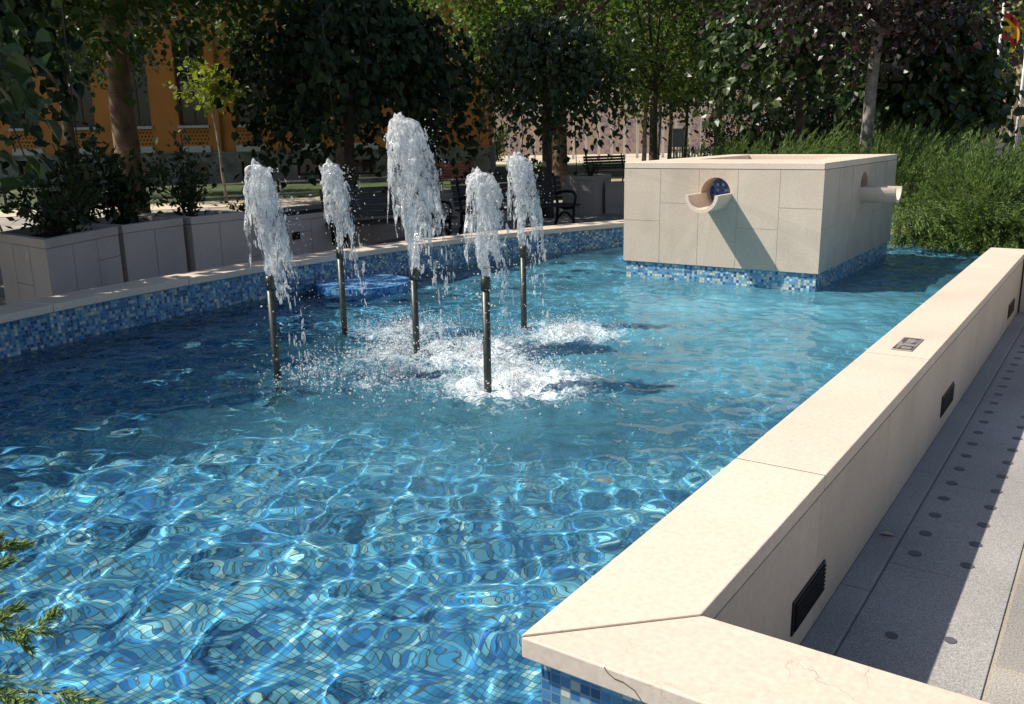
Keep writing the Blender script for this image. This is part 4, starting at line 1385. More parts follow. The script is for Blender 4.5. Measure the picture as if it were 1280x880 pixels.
shrub(-8.62, 4.62, .70, .55, .6, 850, .09, 'low dark bush spilling over the wedge shaped planter', 71)
shrub(-9.0, 5.6, .70, .5, .85, 900, .10, 'taller dark bush in the middle planter of the joined row', 72)
shrub(-8.95, 6.4, .70, .35, .85, 700, .08, 'feathery bush in the end planter of the joined row', 73)
shrub(-9.15, 5.25, .70, .4, .9, 450, .11, 'upright leafy bush in front of the plane tree trunk', 74)
shrub(-9.75, 8.0, .53, .4, .3, 500, .08, 'low bush in the low planter left of the first bench', 75)
shrub(-10.05, 11.8, .55, .4, .35, 700, .07, 'low green bush in the low planter between the benches', 76, LEAF_LIGHT)
shrub(-10.05, 13.6, .55, .4, .3, 600, .07, 'low green bush in the low planter behind the second bench', 77, LEAF_SHRUB)
shrub(-9.9, 15.2, .55, .35, .45, 500, .09, 'leafy bush beside the single planter block', 78, LEAF_LIGHT)
shrub(-9.2, 16.2, .70, .25, .4, 90, .06, 'sparse twiggy plant in the single planter block', 79)

# ------------------------------------------------------------------ junipers
JUN = leafmat('juniper_needles', [(0.04, 0.08, 0.025), (0.09, 0.155, 0.042), (0.14, 0.21, 0.06), (0.23, 0.275, 0.095)], .3, .5, .25)
JUN_N = leafmat('juniper_needles_near', [(0.12, 0.19, 0.075), (0.20, 0.28, 0.12), (0.32, 0.38, 0.18)], .35, .45, .4)


def plumes(base, tip, n_needle, nl, rg, wid=.16, spread=.42):
    """needle quads along curved shoots base->tip; returns P, D, N, size"""
    k = len(base)
    tt = rg.random((k, n_needle)) ** .8
    bow = np.array([0, 0, .12])
    P = base[:, None] + (tip - base)[:, None] * tt[..., None] + bow * (4 * tt * (1 - tt))[..., None] * np.linalg.norm(tip - base, axis=1)[:, None, None] * .4
    ax = (tip - base) / np.linalg.norm(tip - base, axis=1, keepdims=True)
    rd = unit(k * n_needle, rg).reshape(k, n_needle, 3)
    thick = (1 - tt)[..., None] * .06
    P = P + rd * thick * np.linalg.norm(tip - base, axis=1)[:, None, None]
    D = ax[:, None] + rd * spread
    return P.reshape(-1, 3), D.reshape(-1, 3), unit(k * n_needle, rg), nl * rg.uniform(.6, 1.3, k * n_needle)


def juniper(x, y, z, rx, ry, h, n, label, seed, lean=(.62, .15, .55), group='juniper bushes at the far end of the pool', droop=.0):
    rg = np.random.default_rng(seed)
    t = empty('juniper', (x, y, z), label, 'bush', group)
    mb = MB()
    for k in range(8):
        a = rg.random() * 6.28
        mb.tube([(0, 0, 0), (rx * .3 * math.cos(a), ry * .3 * math.sin(a), h * .35), (rx * .7 * math.cos(a), ry * .7 * math.sin(a), h * .7)], [.03, .02, .006], 6)
    mb.build('stems', BARK, t)
    nc = 46
    dc = unit(nc, rg); qc = rg.uniform(.62, 1.04, (nc, 1)); cid = rg.integers(0, nc, n)
    d = dc[cid] + rg.normal(size=(n, 3)) * .2
    d[:, 2] = np.abs(d[:, 2]) * 1.15 - .35 * (1 + droop); d /= np.linalg.norm(d, axis=1, keepdims=True)
    q = rg.uniform(.45, .9, (n, 1)) * qc[cid]
    ctr = np.array([0, 0, h * .35])
    S_ = np.array([rx, ry, h * .62])
    base = ctr + d * S_ * q
    dirn = d * np.array([1, 1, .9]) * .75 + np.array(lean) * np.clip(.55 + d[:, 2:], .1, 1.2) + unit(n, rg) * .22
    dirn /= np.linalg.norm(dirn, axis=1, keepdims=True)
    ln = rg.uniform(.35, .80, (n, 1))
    tip = base + dirn * ln
    if droop:
        # skirt hanging over the edge of the bed down to the water
        k = 420
        xs = rg.uniform(-1.15, 1.15, k) * rx
        b2 = np.stack([xs, -ry * rg.uniform(.25, .62, k), rg.uniform(.05, .55, k) * h], 1)
        t2 = b2 + np.stack([rg.uniform(.0, .42, k), -rg.uniform(.15, .42, k), -rg.uniform(.0, .5, k)], 1)
        base = np.concatenate([base, b2]); tip = np.concatenate([tip, t2])
    tip[:, 2] = np.maximum(tip[:, 2], -.03); base[:, 2] = np.maximum(base[:, 2], 0)
    P, D, N, s = plumes(base, tip, 70, .055, rg)
    link('foliage', leaf_mesh('foliage', P, D, N, s, JUN, aspect=.2), t)
    return t


juniper(-1.05, 11.85, .30, 1.1, 1.0, .88, 1100, 'tall bushy juniper right behind the side spout, drooping to the water', 81, droop=.9)
juniper(.55, 11.85, .30, 1.2, 1.0, .92, 1100, 'bushy juniper at the picture edge above the end of the straight wall', 82, droop=.9)
juniper(2.4, 11.9, .30, 1.3, 1.0, .95, 600, 'juniper outside the picture beside the last visible one', 83, droop=.9)
juniper(-2.3, 12.7, .35, 1.1, .9, .85, 600, 'juniper behind the far corner of the fountain block, brownish at its foot', 84)
juniper(-3.9, 13.2, .35, 1.1, .9, .85, 600, 'juniper just left of the slim grey stem behind the fountain block', 85)
juniper(-5.4, 13.9, .30, 1.0, .9, .75, 500, 'juniper farthest left above the fountain block, beside pale flowers', 86)
juniper(-3.0, 15.0, .35, 1.4, .9, 1.05, 500, 'tall juniper standing behind the slim grey stem', 87)
juniper(-.4, 13.8, .35, 1.4, .9, .95, 500, 'tall juniper in the second row behind the drooping ones', 88)


def near_juniper():
    rg = np.random.default_rng(90)
    root = Vector((-2.5, .12, .30))
    t = empty('juniper', root, 'green juniper sprigs reaching over the water at the near left corner', 'bush', None)
    mb = MB(); bases, tips = [], []
    shoots = [((-2.35, .40, .52), (-1.50, .725, .60)), ((-2.42, .55, .56), (-1.74, .81, .605)), ((-2.45, .62, .58), (-2.19, .965, .62)), ((-2.5, .60, .58), (-2.12, .885, .61)),
              ((-2.25, .30, .50), (-1.52, .56, .58)), ((-2.2, .22, .48), (-1.6, .45, .56)), ((-2.5, .45, .55), (-1.95, .74, .62))]
    for a, b in shoots:
        a, b = Vector(a), Vector(b)
        mb.tube([root - root, (a - root) , b - root], [.012, .006, .0015], 6)
        L_ = (b - a).length
        for k in range(16):
            f = k / 16
            p = a.lerp(b, f)
            d = (b - a).normalized() * .9 + Vector(rg.normal(size=3)) * .38 + Vector((0, 0, .1))
            e = p + d.normalized() * L_ * (.10 + .16 * (1 - f))
            bases.append(p - root); tips.append(e - root)
        bases.append(a.lerp(b, .5) - root); tips.append(b - root)
    mb.build('stems', BARK, t)
    P, D, N, s = plumes(np.array([tuple(v) for v in bases]), np.array([tuple(v) for v in tips]), 130, .025, rg, spread=.6)
    link('foliage', leaf_mesh('foliage', P, D, N, s, JUN_N, aspect=.2), t)


near_juniper()

# ------------------------------------------------------------------ far background
def hillside():
    rg = np.random.default_rng(5)
    fs = np.concatenate([np.linspace(70, 110, 50), np.linspace(115, 420, 50)]); rs = np.linspace(-260, 300, 180)
    Fm, Rm = np.meshgrid(fs, rs, indexing='ij')
    Z = np.where(Fm < 76, (Fm - 70) * .75, 4.5 + (Fm - 76) * .36) + (fbm(Fm * .12, Rm * .12, 4) - .45) * np.clip((Fm - 70) * .25, 0, 12)
    X = -0.5704 * Fm + 0.8214 * Rm; Y = 0.8214 * Fm + 0.5704 * Rm
    nx, ny = X.shape
    idx = np.arange(nx * ny).reshape(nx, ny)
    Fq = np.stack([idx[:-1, :-1], idx[1:, :-1], idx[1:, 1:], idx[:-1, 1:]], -1).reshape(-1, 4)[:, ::-1]
    m, nt, b = newmat('dry_stony_hill')
    L = nt.links.new
    tc = nd(nt, 'ShaderNodeTexCoord')
    n1 = nd(nt, 'ShaderNodeTexNoise', i_Scale=1.6, i_Detail=7.0, i_Roughness=.75); L(tc.outputs['Object'], n1.inputs['Vector'])
    rp = ramp(nt, [(.30, (.05, .07, .025)), (.40, (.085, .08, .10)), (.47, (.15, .095, .10)), (.54, (.21, .14, .085)), (.62, (.19, .135, .07)), (.7, (.06, .08, .025))])
    L(n1.outputs['Fac'], rp.inputs['Fac']); L(rp.outputs[0], b.inputs['Base Color']); b.inputs['Roughness'].default_value = 1
    me = np_mesh('hillside', np.stack([X.ravel(), Y.ravel(), Z.ravel()], 1), Fq, m, smooth=True)
    tag(link('hillside', me), kind='structure')


hillside()

WHITE = simple('white_paint', (0.75, 0.74, 0.70), 0.5)
cf = empty('court_fence', (*at(58, 4), 0), 'row of tall white fence posts at the far edge of the sandy court', 'fence', rz=math.atan2(.5704, .8214))
for i in range(26):
    x = -5.6 + i * .82
    mb = MB(); mb.box(x - .075, x + .075, -.06, .06, 0, 4.2); mb.build('post', WHITE, cf)
mb = MB()
for z in (.1, 1.4, 2.8, 4.15):
    mb.bar((-5.6, .06, z), (-5.6 + 25 * .82, .06, z), .012, .012)
mb.build('rail', simple('galvanised_wire', (.4, .4, .4), .5, .5), cf)

pk = empty('picket_fence', (*at(48, 8.6), 0), 'short white picket fence far back between slim trunks and bushes', 'fence', rz=math.atan2(.5704, .8214))
mb = MB()
for i in range(17):
    mb.box(i * .16 - .04, i * .16 + .04, -.012, .012, .08, .82)
mb.build('picket', WHITE, pk)
mb = MB()
for z in (.25, .65):
    mb.box(-.05, 2.65, .013, .045, z - .04, z + .04)
mb.build('rail', WHITE, pk)
sb = empty('sign_board', (*at(43, 8.05), 0), 'grey upright sign board beyond the slim trunks', 'sign', rz=math.atan2(.5704, .8214))
mb = MB(); mb.box(-.28, .28, -.03, .03, .9, 1.75); mb.build('panel', simple('sign_panel', (.35, .37, .38), .5), sb, bevel=.01)
for s in (-1, 1):
    mb = MB(); mb.box(s * .2 - .03, s * .2 + .03, .031, .08, 0, 1.6); mb.build('post', DARK, sb)

# pale flowering bush and green bushes by the picket fence
shrub(*at(27.0, 6.9), 0, .8, 1.3, 1600, .12, 'green bush with pale flowers left behind the fountain block', 95, LEAF_LIGHT, group='bushes on the far lawn')
shrub(*at(36.0, 9.0), 0, 1.5, 2.6, 2600, .16, 'big green bush behind the picket fence', 96, LEAF_PLANE, group='bushes on the far lawn')
shrub(*at(56.0, -.6), 0, 1.2, 2.6, 1500, .2, 'green bush at the court beside the corner of the ochre building', 97, LEAF_PLANE, group='bushes on the far lawn')

for f_, r_, h_, lab, sd in ((20.5, 5.6, 1.9, 'dark rounded bush above the left half of the fountain block, below the leaf sprays', 98), (21.0, 7.6, 2.3, 'dark bush directly behind the slim grey stem', 99),
                           (19.5, 8.3, 2.2, 'dark bush behind the right hand junipers beside the white flagpole', 94), (30.0, 10.2, 3.0, 'big dark bush far behind the fountain block', 93)):
    shrub(*at(f_, r_), 0, 1.5, h_, 3200, .15, lab, sd, LEAF_DARK, group='bushes on the far lawn')

# cream building and boundary wall on the right
CREAM = simple('cream_render', (0.66, 0.57, 0.44), 0.9, var=0.06, scale=1.5)
cb = empty('cream_building', (*at(30, 16.55), 0), 'plain cream rendered building at the right picture edge behind the leaves', 'building', rz=math.atan2(.5704, .8214) - .5)
mb = MB(); mb.box(0, 9, 0, 7, 0, 5.5); mb.build('wall', CREAM, cb)
mb = MB(); mb.box(-.25, 9.25, -.25, 7.25, 5.5, 5.75); mb.build('roof', SILL, cb)
mb = MB(); mb.box(.55, 1.15, -.02, .03, 1.55, 2.1); w_ = mb.build('window', SILL, cb)
mb = MB(); mb.box(.6, 1.1, -.03, -.021, 1.6, 2.05); mb.build('pane', CREAM, w_)
x0, y0 = at(21.5, 10.55)
lw = empty('boundary_wall', (x0, y0, 0), 'low cream wall just behind the right hand junipers', 'wall', rz=math.atan2(.5704, .8214))
mb = MB(); mb.box(0, 9, 0, .3, 0, 1.29); mb.build('wall_body', CREAM, lw)
mb = MB(); mb.box(-.04, 9.04, -.04, .34, 1.292, 1.36); mb.build('coping_slab', LIME, lw, bevel=.005)

# flags
def flag_material(name, a, b_, crest):
    m, nt, b = newmat(name)
    L = nt.links.new
    tc = nd(nt, 'ShaderNodeTexCoord')
    sp = nd(nt, 'ShaderNodeSeparateXYZ'); L(tc.outputs['UV'], sp.inputs[0])
    rp = ramp(nt, [(0, a), (.25, b_), (.75, a)], 'CONSTANT'); L(sp.outputs['Y'], rp.inputs['Fac'])
    col = rp.outputs[0]
    if crest:
        d = nd(nt, 'ShaderNodeVectorMath', operation='DISTANCE'); d.inputs[1].default_value = (.36, .5, 0); L(tc.outputs['UV'], d.inputs[0])
        lt = nd(nt, 'ShaderNodeMath', operation='LESS_THAN'); lt.inputs[1].default_value = .10; L(d.outputs['Value'], lt.inputs[0])
        nz = nd(nt, 'ShaderNodeTexNoise', i_Scale=22.0); L(tc.outputs['UV'], nz.inputs['Vector'])
        cr = ramp(nt, [(.42, (.35, .03, .03)), (.5, (.55, .45, .35)), (.6, (.25, .03, .05))]); L(nz.outputs['Fac'], cr.inputs['Fac'])
        mx = nd(nt, 'ShaderNodeMix', data_type='RGBA'); L(lt.outputs[0], mx.inputs[0]); L(col, mx.inputs[6]); L(cr.outputs[0], mx.inputs[7]); col = mx.outputs[2]
    L(col, b.inputs['Base Color']); b.inputs['Roughness'].default_value = .8
    tr = nd(nt, 'ShaderNodeBsdfTranslucent'); L(col, tr.inputs['Color'])
    mxs = nd(nt, 'ShaderNodeMixShader'); mxs.inputs[0].default_value = .4; L(b.outputs[0], mxs.inputs[1]); L(tr.outputs[0], mxs.inputs[2])
    L(mxs.outputs[0], nt.nodes['Material Output'].inputs['Surface'])
    return m


def flag(f, r, ztop, mat, label, plabel, seed):
    x, y = at(f, r)
    pole = empty('flagpole', (x, y, 0), plabel, 'flagpole', 'slim flagpoles among the trees on the right')
    mb = MB(); mb.tube([(0, 0, 0), (0, 0, ztop + .25)], [.03, .018], 10); mb.build('pole', simple('pole_paint%d' % seed, (.72, .71, .68), .4, .0), pole)
    mb = MB(); mb.tube([(0, 0, ztop + .25), (0, 0, ztop + .28), (0, 0, ztop + .33)], [.015, .04, .01], 10); mb.build('finial', DARK, pole)
    # limp cloth: hoist along the pole, the fly falls and folds
    nu, nv = 26, 18
    V, UV = [], []
    for i in range(nu):
        u = i / (nu - 1)
        for j in range(nv):
            v = j / (nv - 1)
            along = .29 * math.sin(min(u * 1.25, 1) * 1.45)
            drop = .50 * u ** 1.35
            fold = .06 * math.sin(u * 9 + v * 2.0 + seed) * u + .03 * math.sin(v * 7 + u * 5) * u
            V.append((0.8214 * (along * (1 - .25 * (1 - v) * u) + .03) + .57 * fold, 0.5704 * (along * (1 - .25 * (1 - v) * u) + .03) - .82 * fold, ztop - (1 - v) * .44 * (1 - .12 * u) - drop * (.55 + .45 * v)))
            UV.append((u, v))
    idx = np.arange(nu * nv).reshape(nu, nv)
    F = np.stack([idx[:-1, :-1], idx[1:, :-1], idx[1:, 1:], idx[:-1, 1:]], -1).reshape(-1, 4)
    UV = np.array(UV)
    me = np_mesh('flag', np.array(V), F, mat, smooth=True, uvs=UV[F.ravel()])
    o = link('flag', me); o.location = (x, y, 0)
    tag(o, label, 'flag')


flag(15.2, 8.05, 3.42, flag_material('flag_red_yellow', (.62, .03, .035), (.85, .55, .03), True), 'red and yellow striped flag hanging limp high among the trees', 'flagpole carrying the red and yellow flag', 1)
flag(15.6, 8.72, 3.3, flag_material('flag_dark_red', (.25, .03, .06), (.20, .05, .12), False), 'dark red flag at the very edge of the picture', 'flagpole carrying the dark red flag', 2)

# ------------------------------------------------------------------ fountain jets
def jet_material():
    m, nt, b = newmat('aerated_water')
    L = nt.links.new
    nt.nodes.remove(b)
    rf = nd(nt, 'ShaderNodeBsdfRefraction'); rf.inputs['IOR'].default_value = 1.2; rf.inputs['Roughness'].default_value = .05
    go = nd(nt, 'ShaderNodeBsdfGlossy'); go.inputs['Roughness'].default_value = .12
    fr = nd(nt, 'ShaderNodeFresnel'); fr.inputs['IOR'].default_value = 1.45
    tp = nd(nt, 'ShaderNodeBsdfTransparent')
    mt = nd(nt, 'ShaderNodeMixShader'); mt.inputs[0].default_value = .8; L(rf.outputs[0], mt.inputs[1]); L(tp.outputs[0], mt.inputs[2])
    mx = nd(nt, 'ShaderNodeMixShader'); L(fr.outputs[0], mx.inputs[0]); L(mt.outputs[0], mx.inputs[1]); L(go.outputs[0], mx.inputs[2])
    df = nd(nt, 'ShaderNodeBsdfDiffuse'); df.inputs['Color'].default_value = (.95, .96, .97, 1)
    tl = nd(nt, 'ShaderNodeBsdfTranslucent'); tl.inputs['Color'].default_value = (.95, .96, .97, 1)
    m1 = nd(nt, 'ShaderNodeMixShader'); m1.inputs[0].default_value = .45; L(df.outputs[0], m1.inputs[1]); L(tl.outputs[0], m1.inputs[2])
    tc = nd(nt, 'ShaderNodeTexCoord')
    nz = nd(nt, 'ShaderNodeTexNoise', i_Scale=38.0, i_Detail=5.0); L(tc.outputs['Object'], nz.inputs['Vector'])
    rp = ramp(nt, [(.36, (.04, .04, .04)), (.54, (.92, .92, .92))]); L(nz.outputs['Fac'], rp.inputs['Fac'])
    n3 = nd(nt, 'ShaderNodeTexNoise', i_Scale=110.0, i_Detail=3.0); L(tc.outputs['Object'], n3.inputs['Vector'])
    bp = nd(nt, 'ShaderNodeBump', i_Strength=.7, i_Distance=.006); L(n3.outputs['Fac'], bp.inputs['Height'])
    for q in (rf, go, df): L(bp.outputs[0], q.inputs['Normal'])
    m2 = nd(nt, 'ShaderNodeMixShader'); L(rp.outputs[0], m2.inputs[0]); L(mx.outputs[0], m2.inputs[1]); L(m1.outputs[0], m2.inputs[2])
    tq = nd(nt, 'ShaderNodeBsdfTransparent'); m5 = nd(nt, 'ShaderNodeMixShader'); m5.inputs[0].default_value = .36; L(m2.outputs[0], m5.inputs[1]); L(tq.outputs[0], m5.inputs[2])
    L(m5.outputs[0], nt.nodes['Material Output'].inputs['Surface'])
    return m


FROTH = jet_material()


def veil_material():
    """thin falling sheets: clear, glinting film laced with white aerated threads"""
    m, nt, b = newmat('water_veil')
    L = nt.links.new
    nt.nodes.remove(b)
    tc = nd(nt, 'ShaderNodeTexCoord')
    mp = nd(nt, 'ShaderNodeMapping'); mp.inputs['Scale'].default_value = (1, 1, .55); L(tc.outputs['Object'], mp.inputs['Vector'])
    n1 = nd(nt, 'ShaderNodeTexNoise', i_Scale=34.0, i_Detail=5.0, i_Roughness=.6, i_Distortion=1.5); L(mp.outputs[0], n1.inputs['Vector'])
    n2 = nd(nt, 'ShaderNodeTexNoise', i_Scale=16.0, i_Detail=3.0, i_Distortion=.6); L(mp.outputs[0], n2.inputs['Vector'])
    d = nd(nt, 'ShaderNodeMath', operation='SUBTRACT'); d.inputs[1].default_value = .5; L(n1.outputs['Fac'], d.inputs[0])
    a = nd(nt, 'ShaderNodeMath', operation='ABSOLUTE'); L(d.outputs[0], a.inputs[0])
    thread = nd(nt, 'ShaderNodeMapRange'); thread.inputs[2].default_value = .045; thread.inputs[3].default_value = 1.0; thread.inputs[4].default_value = 0.0; L(a.outputs[0], thread.inputs[0])
    clot = ramp(nt, [(.50, (0, 0, 0)), (.62, (1, 1, 1))]); L(n2.outputs['Fac'], clot.inputs['Fac'])
    wmx = nd(nt, 'ShaderNodeMath', operation='MAXIMUM'); L(thread.outputs[0], wmx.inputs[0]); L(clot.outputs[0], wmx.inputs[1])
    wsc = nd(nt, 'ShaderNodeMath', operation='MULTIPLY'); wsc.inputs[1].default_value = .88; L(wmx.outputs[0], wsc.inputs[0])
    bp = nd(nt, 'ShaderNodeBump', i_Strength=1.0, i_Distance=.012); L(n1.outputs['Fac'], bp.inputs['Height'])
    tp = nd(nt, 'ShaderNodeBsdfTransparent'); tp.inputs['Color'].default_value = (.93, .95, .96, 1)
    go = nd(nt, 'ShaderNodeBsdfGlossy'); go.inputs['Roughness'].default_value = .10; L(bp.outputs[0], go.inputs['Normal'])
    mx = nd(nt, 'ShaderNodeMixShader'); mx.inputs[0].default_value = .13; L(tp.outputs[0], mx.inputs[1]); L(go.outputs[0], mx.inputs[2])
    df = nd(nt, 'ShaderNodeBsdfDiffuse'); df.inputs['Color'].default_value = (.95, .96, .97, 1); L(bp.outputs[0], df.inputs['Normal'])
    tl = nd(nt, 'ShaderNodeBsdfTranslucent'); tl.inputs['Color'].default_value = (.95, .96, .97, 1)
    m1 = nd(nt, 'ShaderNodeMixShader'); m1.inputs[0].default_value = .5; L(df.outputs[0], m1.inputs[1]); L(tl.outputs[0], m1.inputs[2])
    m2 = nd(nt, 'ShaderNodeMixShader'); L(wsc.outputs[0], m2.inputs[0]); L(mx.outputs[0], m2.inputs[1]); L(m1.outputs[0], m2.inputs[2])
    L(m2.outputs[0], nt.nodes['Material Output'].inputs['Surface'])
    return m


VEIL = veil_material()
_bm = bmesh.new(); bmesh.ops.create_icosphere(_bm, subdivisions=1, radius=1.0)
ICO_V = np.array([v.co[:] for v in _bm.verts]); ICO_F = np.array([[v.index for v in f.verts] for f in _bm.faces]); _bm.free()


def blobs(P, rad, stretch=None):
    """many small spheres, stretched along given vectors, as vertex and face arrays"""
    n = len(P)
    V = ICO_V[None] * rad[:, None, None]
    if stretch is not None:
        L_ = np.linalg.norm(stretch, axis=1, keepdims=True) + 1e-9
        a = stretch / L_
        dot = (V * a[:, None]).sum(-1, keepdims=True)
        V = V + a[:, None] * dot * L_[:, None]
    V = V + P[:, None]
    F = ICO_F[None] + (np.arange(n) * len(ICO_V))[:, None, None]
    return V.reshape(-1, 3), F.reshape(-1, 3)


WIND = np.array([.8214, .5704, 0.0])
JLAB = [('tall leaning water jet on the pipe farthest left, falling to its right', 'weathered fountain pipe farthest left among the five'),
        ('slim water jet behind, second from the left', 'thin fountain pipe second from the left, beyond the mosaic island'),
        ('tallest and thickest water jet in the middle of the group', 'fountain pipe under the tallest jet'),
        ('round topped water jet on the pipe nearest the camera', 'thick fountain pipe nearest the camera'),
        ('water jet farthest right splitting into two falling tails', 'fountain pipe farthest right and farthest away')]


def jet(i, x, y, zt, zj, thick, wind, n, seed):
    rg = np.random.default_rng(seed)
    t = empty('fountain_nozzle', (x, y, FLOOR), JLAB[i][1], 'fountain pipe', 'five upright fountain pipes')
    mb = MB()
    mb.tube([(0, 0, 0), (0, 0, zt - FLOOR - .06)], .021, 16); mb.build('pipe', PIPE, t)
    mb = MB()
    mb.tube([(0, 0, zt - FLOOR - .075), (0, 0, zt - FLOOR - .07), (0, 0, zt - FLOOR - .03), (0, 0, zt - FLOOR)], [.025, .027, .027, .023], 16); mb.build('nozzle_collar', PIPE, t)
    mb = MB(); mb.tube([(0, 0, 0), (0, 0, .03)], .06, 16); mb.build('flange', PIPE, t)
    # water: a turbulent rising column that swells towards a rounded head, and a veil of
    # strings falling on the lee side
    H_ = zj - zt
    g_ = 9.81
    tdn = math.sqrt(2 * (zj - WL) / g_)
    W2 = WIND[:2]; X2 = np.array([-W2[1], W2[0]])
    lean = -.035 * wind                                  # the head leans a little up wind
    nr = n
    u = rg.random(nr) ** .8
    prof = (.015 + .020 * u ** .8) * thick * np.sqrt(np.clip((1.02 - u) / .12, 0, 1))
    wob = .010 * thick * np.sin(u * 9 + seed)
    an = rg.random(nr) * 6.283; q = rg.random(nr) ** .5
    lx = prof * q * np.cos(an) + lean * u ** 1.5 + wob
    ly = prof * q * np.sin(an)
    P1 = np.stack([lx * W2[0] + ly * X2[0], lx * W2[1] + ly * X2[1], u * H_ - .004], 1)
    r1 = rg.uniform(.004, .0095, nr) * (.8 + .4 * u) * thick ** .4
    s1 = rg.normal(size=(nr, 3)) * .25; s1[:, 2] += rg.uniform(.8, 4.0, nr)
    # the water that falls back: sheets and strings round the column, most of them on the lee side
    nstr = 22
    phi = rg.random(nstr) * 6.283
    out_ = rg.uniform(.03, .15, nstr) * thick
    sx = out_ * np.cos(phi) + rg.uniform(0, .36, nstr) * wind; sy = out_ * np.sin(phi)
    end = np.where(sx > .12, rg.uniform(.45, 1.0, nstr), rg.uniform(.25, .65, nstr))
    end[np.argsort(-sx)[:3]] = 1.0
    nf = int(n * 1.15)
    sid = rg.integers(0, nstr, nf)
    tau = rg.random(nf) ** .75 * end[sid] * tdn
    tight = 1 - tau / tdn
    lx = lean * .8 + .02 * thick * np.cos(phi[sid]) + sx[sid] * (tau + .05) + rg.normal(size=nf) * (.006 + .016 * thick * tight) + .012 * np.sin(tau * 34 + sid * 1.7)
    ly = .02 * thick * np.sin(phi[sid]) + sy[sid] * (tau + .05) + rg.normal(size=nf) * (.006 + .016 * thick * tight)
    z2 = H_ * (.985 - .05 * rg.random(nf) - .02 * (sid % 5)) - .5 * g_ * tau ** 2
    P2 = np.stack([lx * W2[0] + ly * X2[0], lx * W2[1] + ly * X2[1], z2], 1)
    r2 = rg.uniform(.003, .0085, nf) * (.65 + .6 * tight)
    s2 = rg.normal(size=(nf, 3)) * .3; s2[:, 2] -= .6 + g_ * tau * rg.uniform(.3, 1.5, nf)
    keep = (z2 > (WL - zt))
    # tear holes in the stream
    def holes(Q, lo):
        ang = np.arctan2(Q[:, 1], Q[:, 0])
        return fbm(ang * 1.6 + seed * 1.7 + 30, Q[:, 2] * 13 + seed * 2.1, 3) > lo
    k1 = holes(P1, .36) | (P1[:, 2] < .08); keep &= (holes(P2, .42) | ((end[sid] == 1.0) & (rg.random(nf) < .75)))
    P1, r1, s1 = P1[k1], r1[k1], s1[k1]
    P = np.concatenate([P1, P2[keep]]); r_ = np.concatenate([r1, r2[keep]]); s_ = np.concatenate([s1, s2[keep]])
    V, F = blobs(P, r_, s_)
    j = link('water_jet', np_mesh('water_jet', V, F, FROTH, smooth=True))
    j.location = (x, y, zt + .005)
    tag(j, JLAB[i][0], 'water jet', 'five water jets of the fountain', 'thing')
    rm = j.modifiers.new('remesh', 'REMESH'); rm.mode = 'VOXEL'; rm.voxel_size = .0038; rm.use_smooth_shade = True
    sm = j.modifiers.new('smooth', 'SMOOTH'); sm.factor = .5; sm.iterations = 4
    # veil: a film folding over the head and tearing into tongues as it falls
    nt_, ns_ = 72, 70
    TH, SS = np.meshgrid(np.linspace(0, 2 * math.pi, nt_, endpoint=False), np.linspace(0, 1, ns_), indexing='ij')
    cth, sth = np.cos(TH), np.sin(TH)
    lee = .5 + .5 * cth                                       # cth = 1 is down wind
    rag = fbm(cth * 3.1 + seed * 3.7 + 20, sth * 3.1 + seed * 1.3 + 20, 3) - .45
    fall = H_ * (.52 + .34 * lee + 1.1 * rag) * SS ** 1.1
    tt = np.sqrt(2 * np.clip(fall, 0, None) / g_)
    rad_ = thick * (.040 * np.sqrt(np.clip(SS / .06, 0, 1)) + (.10 + .22 * lee * wind) * tt)
    rad_ *= 1 + .55 * (fbm(cth * 2.2 + 40 + SS * 1.5, sth * 2.2 + 40 + SS * 4 + seed, 4) - .47) + .30 * (fbm(TH * 3 + seed, SS * 16, 3) - .45)
    vx_ = lean * (1 - .3 * SS) + rad_ * cth; vy_ = rad_ * sth
    vz_ = H_ * 1.0 - fall + .012 * (fbm(TH * 2.5, SS * 9 + seed, 3) - .4) - .03 * (1 - np.sqrt(np.clip(1 - SS, 0, 1))) 
    Vv = np.stack([vx_ * W2[0] + vy_ * X2[0], vx_ * W2[1] + vy_ * X2[1], vz_], -1).reshape(-1, 3)
    ii = np.arange(nt_ * ns_).reshape(nt_, ns_); ij = np.roll(ii, -1, 0)
    Fv = np.stack([ii[:, :-1], ij[:, :-1], ij[:, 1:], ii[:, 1:]], -1)
    tear = fbm(TH * 2.2 + 3 * seed, SS * 5 - seed, 4)[:, :-1] - .30 * SS[:, :-1] > .24 - .3 * (SS[:, :-1] < .35)
    Fv = Fv[tear].reshape(-1, 4)
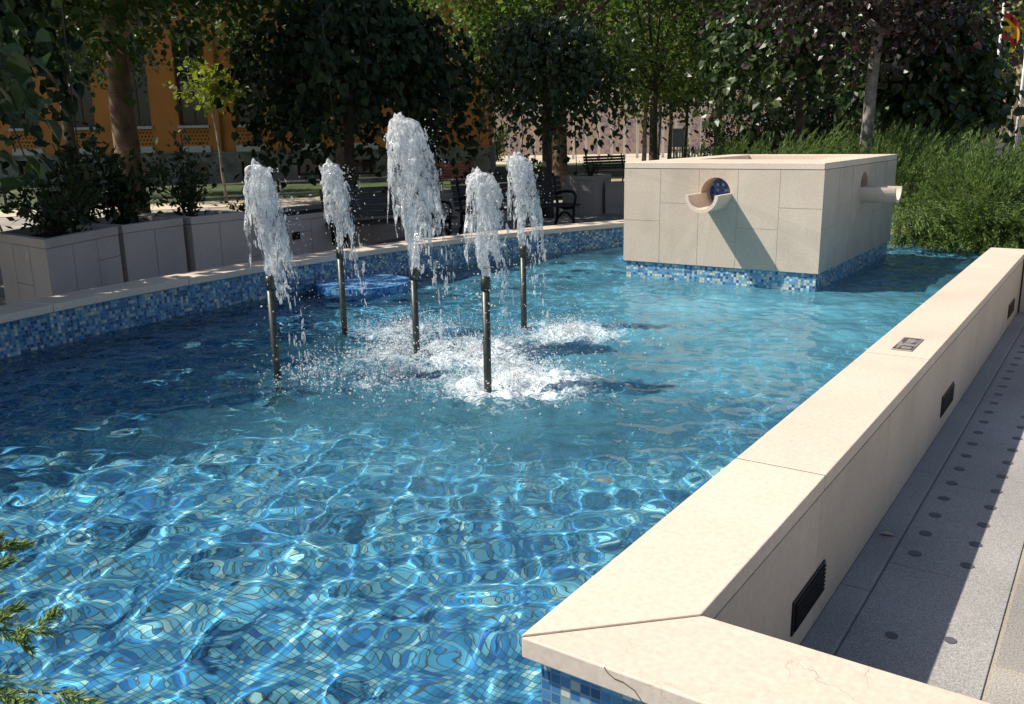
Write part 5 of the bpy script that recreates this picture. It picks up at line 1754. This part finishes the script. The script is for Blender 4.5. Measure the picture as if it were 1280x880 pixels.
    vl = link('veil', np_mesh('veil', Vv, Fv, VEIL, smooth=True), j)
    # loose drops
    nd_ = int(n * .36)
    tau3 = rg.random(nd_) * tdn
    vx = rg.normal(size=nd_) * .10 * thick + rg.uniform(-.05, .5, nd_) * wind; vy = rg.normal(size=nd_) * .13 * thick
    z3 = H_ * rg.uniform(.6, 1.0, nd_) - .5 * g_ * tau3 ** 2 * rg.uniform(.7, 1.0, nd_)
    vv = vx[:, None] * W2 + vy[:, None] * X2
    P3 = np.concatenate([vv * (tau3 + .15)[:, None] + rg.normal(size=(nd_, 2)) * .03, z3[:, None]], 1)
    k3 = z3 > (WL - zt + .01)
    V, F = blobs(P3[k3], rg.uniform(.0012, .0036, nd_)[k3] * rg.choice([.8, 1.0, 1.5], nd_)[k3], rg.normal(size=(nd_, 3))[k3] * .5)
    dr = link('loose_drops', np_mesh('loose_drops', V, F, FROTH, smooth=True), j)
    dr['kind'] = 'stuff'


for i, ((x, y, zt, zj), (th, wi, n)) in enumerate(zip(NOZ, ((1.05, 1.0, 1100), (.95, 1.0, 900), (1.5, 1.0, 2200), (1.3, .5, 1500), (1.25, .8, 1100)))):
    jet(i, x, y, zt, zj, th, wi, n, 100 + i)


def spray():
    rg = np.random.default_rng(200)
    P, r_, s_ = [], [], []
    for x, y, rad, a in SPL:
        n = int(1500 * a)
        d = np.abs(rg.normal(size=n)) * rad * .55; an = rg.random(n) * 6.28
        hgt = rg.exponential(.045, n) * np.exp(-(d / rad) ** 2) * 1.1
        P.append(np.stack([x + d * np.cos(an), y + d * np.sin(an), WL + .004 + hgt], 1))
        r_.append(rg.uniform(.0015, .0055, n) * (1 - .4 * np.clip(hgt / .2, 0, 1)))
        s_.append(rg.normal(size=(n, 3)) * .6)
    V, F = blobs(np.concatenate(P), np.concatenate(r_), np.concatenate(s_))
    o = link('spray', np_mesh('spray', V, F, FROTH, smooth=True))
    tag(o, 'white spray and drops leaping from the water where the jets fall', 'spray', kind='stuff')


spray()
